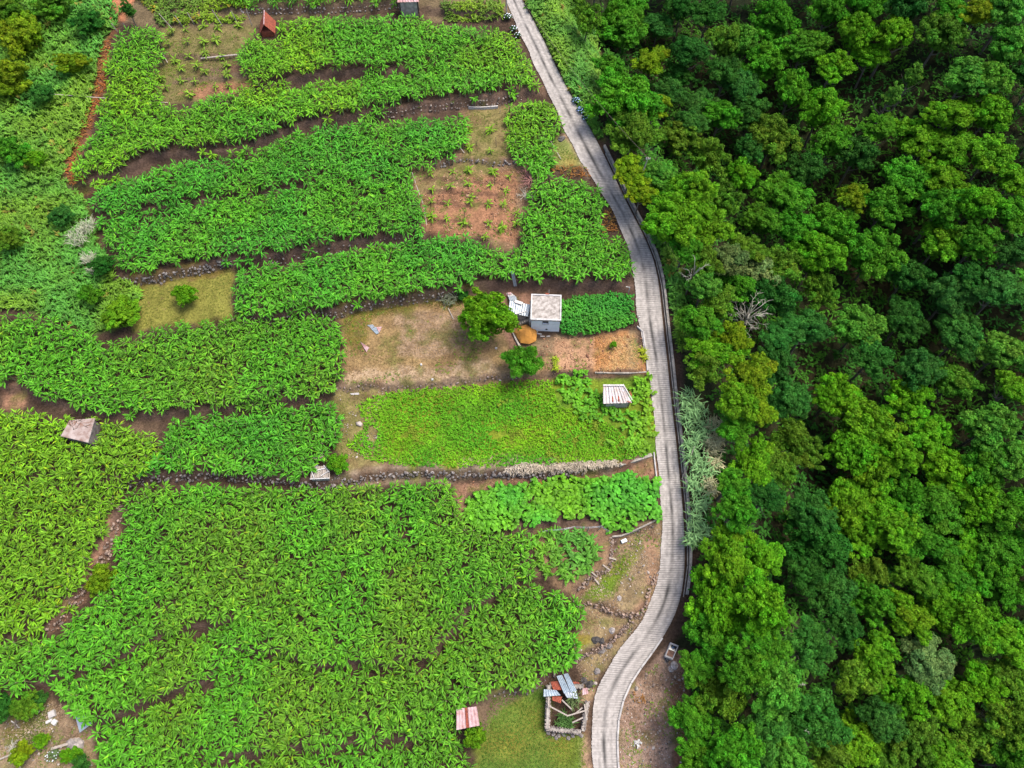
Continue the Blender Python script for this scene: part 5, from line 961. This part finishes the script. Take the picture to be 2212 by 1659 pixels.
for i, (x, y) in enumerate([(520,425),(545,432),(570,440),(595,436),(620,452),(560,450),(640,440),(685,440)]):
    b0 = boulder(*cr6((x, y)), .28, M['stone'], '', 1.3, 50 + i); b0['label'] = f'small fallen stone below the ruin front, {ordn(sorted([520,545,570,595,620,560,640,685]).index(x) + 1)} from the left'; b0['group'] = 'stones fallen from the ruin'; b0['category'] = 'stone'
# concrete tank
def ct(a): return (960 + .4536 * a[0], 1097.2 + .4536 * a[1])
tp = [P(ct(a), 0) for a in ((1073,643),(1110,660),(1080,727),(1043,711))]; c = sum(tp) / 4; tank = empty('concrete_tank', c, 'small open concrete tank with dark cover beside the lane', 'tank'); zt = max(a[2] for a in tp) + .55
inn = [a * .78 + c * .22 for a in tp]
for i in range(4):
    a, b_, b2, a2 = tp[i], tp[(i+1) % 4], inn[(i+1) % 4], inn[i]; q = MB(); q.quadbox([(*p[:2], zt - 1.2) for p in (a, a2, b2, b_)] + [(*p[:2], zt) for p in (a, a2, b2, b_)]); q.build('rim', M['concrete'], tank, off=c)
def lerpq(Q, u, v): return (Q[0] * (1 - u) + Q[1] * u) * (1 - v) + (Q[3] * (1 - u) + Q[2] * u) * v
q = MB(); q.quadbox([(*lerpq(inn, u, v)[:2], zt - .2) for u, v in ((.02,.02),(.98,.02),(.98,.45),(.02,.45))][::-1] + [(*lerpq(inn, u, v)[:2], zt - .06) for u, v in ((.02,.02),(.98,.02),(.98,.45),(.02,.45))][::-1]); q.build('cover', M['water'], tank, off=c)
q = MB(); q.quadbox([(*lerpq(inn, u, v)[:2], zt - .9) for u, v in ((0.01,.46),(.99,.46),(.99,.99),(.01,.99))][::-1] + [(*lerpq(inn, u, v)[:2], zt - .25) for u, v in ((.01,.46),(.99,.46),(.99,.99),(.01,.99))][::-1]); q.build('floor', M['soil'], tank, off=c)
mb = MB(); pc = lerpq(inn, .5, .25); mb.tube([(pc[0] + .14 * math.cos(t), pc[1] + .14 * math.sin(t), zt - .02) for t in np.linspace(0, 5.2, 12)], .035, 5); mb.build('hose_coil', M['blue'], tank, off=c)
mb = MB(); mb.tube([P(ct((1050,715)), .15), P(ct((1062,735)), .15)], .09, 6); o = mb.build('pipe', M['dark'], tank, off=c)
# small boxes
def small(name, px, py, sx, sy, sz, mat, label, cat, rz_=0.0, h=0):
    p = P((px, py), h); q = MB(); q.box(-sx/2, sx/2, -sy/2, sy/2, -.05, sz - .06); q.box(-sx/2 + .03, sx/2 - .03, -sy/2 + .03, sy/2 - .03, sz - .058, sz); o = q.build(name, mat, None); o.location = [float(a) for a in p]; o.rotation_euler = (0, 0, rz_); return tag(o, label, cat)
small('crate', 1347, 1170, .8, .45, .5, M['zinc'], 'small grey box by the end of the retaining wall', 'box', .4)
small('crate', 115, 1543, .8, .8, .5, M['concrete'], 'square pale box in the bottom left yard', 'box', .5)
small('crate', 108, 1558, .8, .35, .3, M['white'], 'long white box under the square pale box', 'box', .5)
small('crate', 120, 1560, .6, .6, .4, M['white'], 'white box right of the long white one', 'box', -.5)
small('crate', 26, 1517, .9, .9, .6, M['concrete'], 'grey square lid among shrubs at the left edge', 'box', .3)
small('crate', 436, 36, .35, .35, .35, M['white'], 'tiny white box in the upper clearing', 'box', .3)
for i, (x, y) in enumerate(cz([(1335,1312),(2120,1328),(1205,1140),(2075,950)], 685.8, 576, .186)):
    small('litter', x, y, .3, .25, .2, M['white'], ['white scrap at the broken stone edge','white scrap below the round bush','white scrap lying near the bottom of the dry field','white scrap under the round tree'][i], 'litter', i)
# timber
def timber(a, b_, h0, h1, w_, mat, label, cat='plank', name='plank', group=None, th_=None):
    p, q2 = P(a, h0), P(b_, h1); q = MB(); c = (p + q2) / 2; q.bar(p, q2, w_, th_ or w_ * .4); o = q.build(name, mat, None, off=c); o.location = [float(k) for k in c]; return tag(o, label, cat, group)
timber((434,126),(522,117), .5, .6, .28, M['wood'], 'long pale beam laid across the upper clearing')
timber((349,112),(362,135), .3, .3, .14, M['wood'], 'short leaning board left of the upper clearing')
timber(cz([(340,740)],0,0,.2728)[0], (362,222), .9, .1, .14, M['wood'], 'pale prop leaning at the lower left of the upper clearing')
for i, (a, b_) in enumerate([((1285,1203),(1300,1208)),((1302,1220),(1318,1232)),((1316,1205),(1331,1209)),((1283,1248),(1294,1262)),((1278,1236),(1290,1246))]):
    timber(a, b_, .3, .3, .18, M['wood'], f"{['upper left','lower right','upper right','lowest','lower left'][i]} of the short boards on the curved bank", group='boards on the curved bank')
for i, (a, b_) in enumerate([((1187,402),(1187,402))]): pass
timber((1188,402-100),(1212,402-58), 1.2, .1, .12, M['wood'], 'pale prop leaning out of the roadside strip')
timber((988,312),(1003,330), 1.2, .1, .16, M['wood'], 'pale leaning prop at the corner of the second plot')
timber((1058,590),(1062,597), .2, .2, .1, M['wood'], 'short stick on the yard behind the house')
timber((890,372),(898,396), .9, .7, .1, M['wood'], 'thin pole along the left edge of the red clearing, upper')
timber((899,400),(914,440), .8, .8, .1, M['wood'], 'thin pole along the left edge of the red clearing, middle')
timber((915,446),(922,486), .8, .8, .1, M['wood'], 'thin pole along the left edge of the red clearing, lower')
timber((110,1618),(166,1601), .3, .5, .3, M['wood'], 'long bleached branch in the bottom left yard', 'branch', 'fallen_branch', th_=.2)
timber((0,1640),(32,1627), .2, .3, .2, M['wood'], 'bleached branch at the bottom left corner', 'branch', 'fallen_branch', th_=.15)
timber((968,665),(980,690), .3, .1, .12, M['wood'], 'felled branch below the withered fern', 'branch', 'fallen_branch')
timber((24,1557),(42,1572), .3, .3, .12, M['white'], 'white stick crossing the dark twig heap', 'stick', 'stick')
def post(a, top, label, grp, w_=.12, mat=None, cat='fence post', name='fence_post', hgt=None):
    p = P(a, 0); hg = hgt or max(.8, (a[1] - top[1]) * depth(p) / F / .75); dx = (top[0] - a[0]) * depth(p) / F; q = MB(); q.tube([(0, 0, -.2), (dx, 0, hg)], [w_ / 2, w_ / 2 * .9], 7); q.tube([(dx, 0, hg), (dx * 1.01, 0, hg + .03)], [w_ / 2 * .6, w_ / 2 * .4], 7); o = q.build(name, mat or M['wood'], None); o.location = [float(k) for k in p]; tag(o, label, cat, grp); return p, (p[0] + dx, p[1], p[2] + hg)
G = 'weathered posts round the upper clearing'
for i, (a, t_) in enumerate([((374,63),(359,36)),((481,56),(472,28)),((513,50),(509,29)),((545,57),(545,27)),((254,68),(250,54)),((394,56),(388,38)),((420,52),(415,32)),((273,62),(272,52))]):
    post(a, t_, f"{ORD[i]} pale post in the upper clearing, counted from " + ['the leaning white one','the middle pair','beside the whitish stones','the one next to the red hut','the far left corner','the thin ones','the thinner middle one','the plot corner'][i], G, .16)
wires = []
G = 'posts of the wire fence below the leafy crop'
for i, (a, t_) in enumerate([((1188,1150),(1187,1136)),((1217,1150),(1217,1128)),((1240,1143),(1239,1128)),((1269,1147),(1270,1125)),((1292,1145),(1296,1122)),((1307,1150),(1314,1144)),((1163,1152),(1165,1143))]):
    _, tp_ = post(a, t_, ['second','third','fourth','fifth','sixth','last','first'][i] + ' wire fence post from the left under the leafy crop', G, .14); wires.append(tp_)
wires.sort(key=lambda p: p[0]); mb = MB()
for a, b_ in zip(wires[:-1], wires[1:]): mb.bar((a[0], a[1], a[2] - .08), (b_[0], b_[1], b_[2] - .08), .03); mb.bar((a[0], a[1], a[2] - .5), (b_[0], b_[1], b_[2] - .5), .03)
tag(mb.build('fence_wire', M['zinc']), 'two sagging wires strung between the posts under the leafy crop', 'wire')
G = 'stakes in the red soil clearing'
for i, (a, t_) in enumerate([(c3([(555,550)])[0], c3([(553,525)])[0]), (c3([(700,860)])[0], c3([(698,800)])[0]), (c3([(300,1000)])[0], c3([(295,935)])[0]), (c3([(463,1130)])[0], c3([(462,1060)])[0]), (c3([(690,1130)])[0], c3([(684,1075)])[0]), (c3([(712,560)])[0], c3([(708,485)])[0]), (c3([(340,705)])[0], c3([(335,640)])[0]), (c3([(280,710)])[0], c3([(268,650)])[0]), (c3([(235,710)])[0], c3([(230,650)])[0]), (c3([(742,290)])[0], c3([(742,230)])[0])]):
    post(a, t_, ['dark stake in the grassy upper part left','dark stake in the top right bed','dark stake in the middle left bed','dark stake in the middle lower bed','dark stake in the lower right bed','dark stake in the grassy upper part right','pale stem at the second plot corner, right','pale stem at the second plot corner, middle','pale stem at the second plot corner, left','pale stake by the short block wall'][i], G if i < 6 else None, .09, M['darkwood'] if i < 6 else M['wood'], 'stake', 'stake')
# utility poles and cable
def upole(foot, hgt, lean, label, cross=True):
    p = P(foot, 0); o = empty('utility_pole', p, label, 'utility pole'); mb = MB(); mb.tube([(0, 0, -.4), (lean, 0, hgt)], [.14, .09], 9); mb.build('pole', M['wood'], o)
    if cross:
        mb = MB(); mb.bar((lean - .35, 0, hgt - .3), (lean + .35, 0, hgt - .3), .1); mb.build('crossarm', M['white'], o)
        mb = MB(); mb.tube([(lean - .28, 0, hgt - .25), (lean - .28, 0, hgt - .05)], .05, 6); mb.build('insulator', M['white'], o)
        mb = MB(); mb.tube([(lean + .28, 0, hgt - .25), (lean + .28, 0, hgt - .05)], .05, 6); mb.build('insulator', M['white'], o)
    return np.array(p) + np.array((lean, 0, hgt - .1))
t1 = upole((1366,432), 9.0, 1.0, 'tall pale utility pole among the trees beside the lane')
t2 = upole((1094,30), 7.0, 0, 'dark utility pole at the top end of the lane')
def cable(a, b_, sag, label):
    mb = MB(); mb.tube([np.array(a) * (1 - t) + np.array(b_) * t - np.array((0, 0, sag * 4 * t * (1 - t))) for t in np.linspace(0, 1, 24)], .022, 4); tag(mb.build('cable', M['darkwood']), label, 'cable')
cable(t2, t1, 1.6, 'overhead cable from the top pole to the tall pole')
t3 = P((1408,1330), 0) + np.array((0, 0, 4.5)); p_ = P((1466,1015), 0)
o = timber((1473,1035),(1500,965), .2, 3.5, .12, M['wood'], 'leaning dark pole among the reeds by the parapet', 'pole', 'pole', th_=.12)
# lamp post by the vine
p = P((1371,706), 0); lo = empty('lamp_post', p, 'thin dark lamp post with white globe at the garden corner', 'lamp post'); mb = MB(); mb.tube([(0, 0, -.2), (.25, 0, 2.6)], .045, 7); mb.build('post', M['darkwood'], lo); o = link(bpy.data.objects.new('lamp_globe', meshdata('lamp_globe', *lump(2, .01, 2), M['white'], smooth_=True)), lo); o.location = (.26, 0, 2.72); o.scale = (.14, .14, .14)
p = P((1357,634), 0); q = MB(); q.bar((0, 0, 0), (0, 0, 1.6), .08); q.bar((0, 0, 1.6), (-.55, .1, 1.6), .07); o = q.build('pipe_bracket', M['white'], None); o.location = [float(a) for a in p]; tag(o, 'white bent pipe above the vine near the lane', 'pipe')
# white flowers bottom left
ff = empty('flowering_plant', P((118,1629), 0), 'small plant dotted with white flowers in the bottom left yard', 'flowers')
for i in range(26):
    o = link(bpy.data.objects.new('flower_head', HD['hyd_white']), ff); o.location = (random.uniform(-.9, .9), random.uniform(-.8, .8), random.uniform(.2, .5)); o.scale = (.09, .09, .07)
reed(118, 1629, 12, .5, (.09, .14, .05), 'leafy base below the white flowers', None, 50, cat='plant', name='leafy_plant')
twigs('twig_heap', 33, 1564, 12, .6, 'dark heap of twigs in the bottom left yard', 'twig heap', M['bark'], 24)
twigs('twig_heap', 27, 1612, 14, .5, 'grey heap of dry twigs left of the yellow shrub', 'twig heap', M['grey_twig'], 24)
_seen = {}
for o in bpy.data.objects:
    if o.type == 'MESH' and o.data.name not in _seen: _seen[o.data.name] = sum(len(p.vertices) - 2 for p in o.data.polygons) if len(o.data.polygons) < 5000 else int(len(o.data.loops) - 2 * len(o.data.polygons))
print('objects', len(bpy.data.objects), 'triangles', sum(_seen.values()), sorted(_seen.items(), key=lambda k: -k[1])[:8])
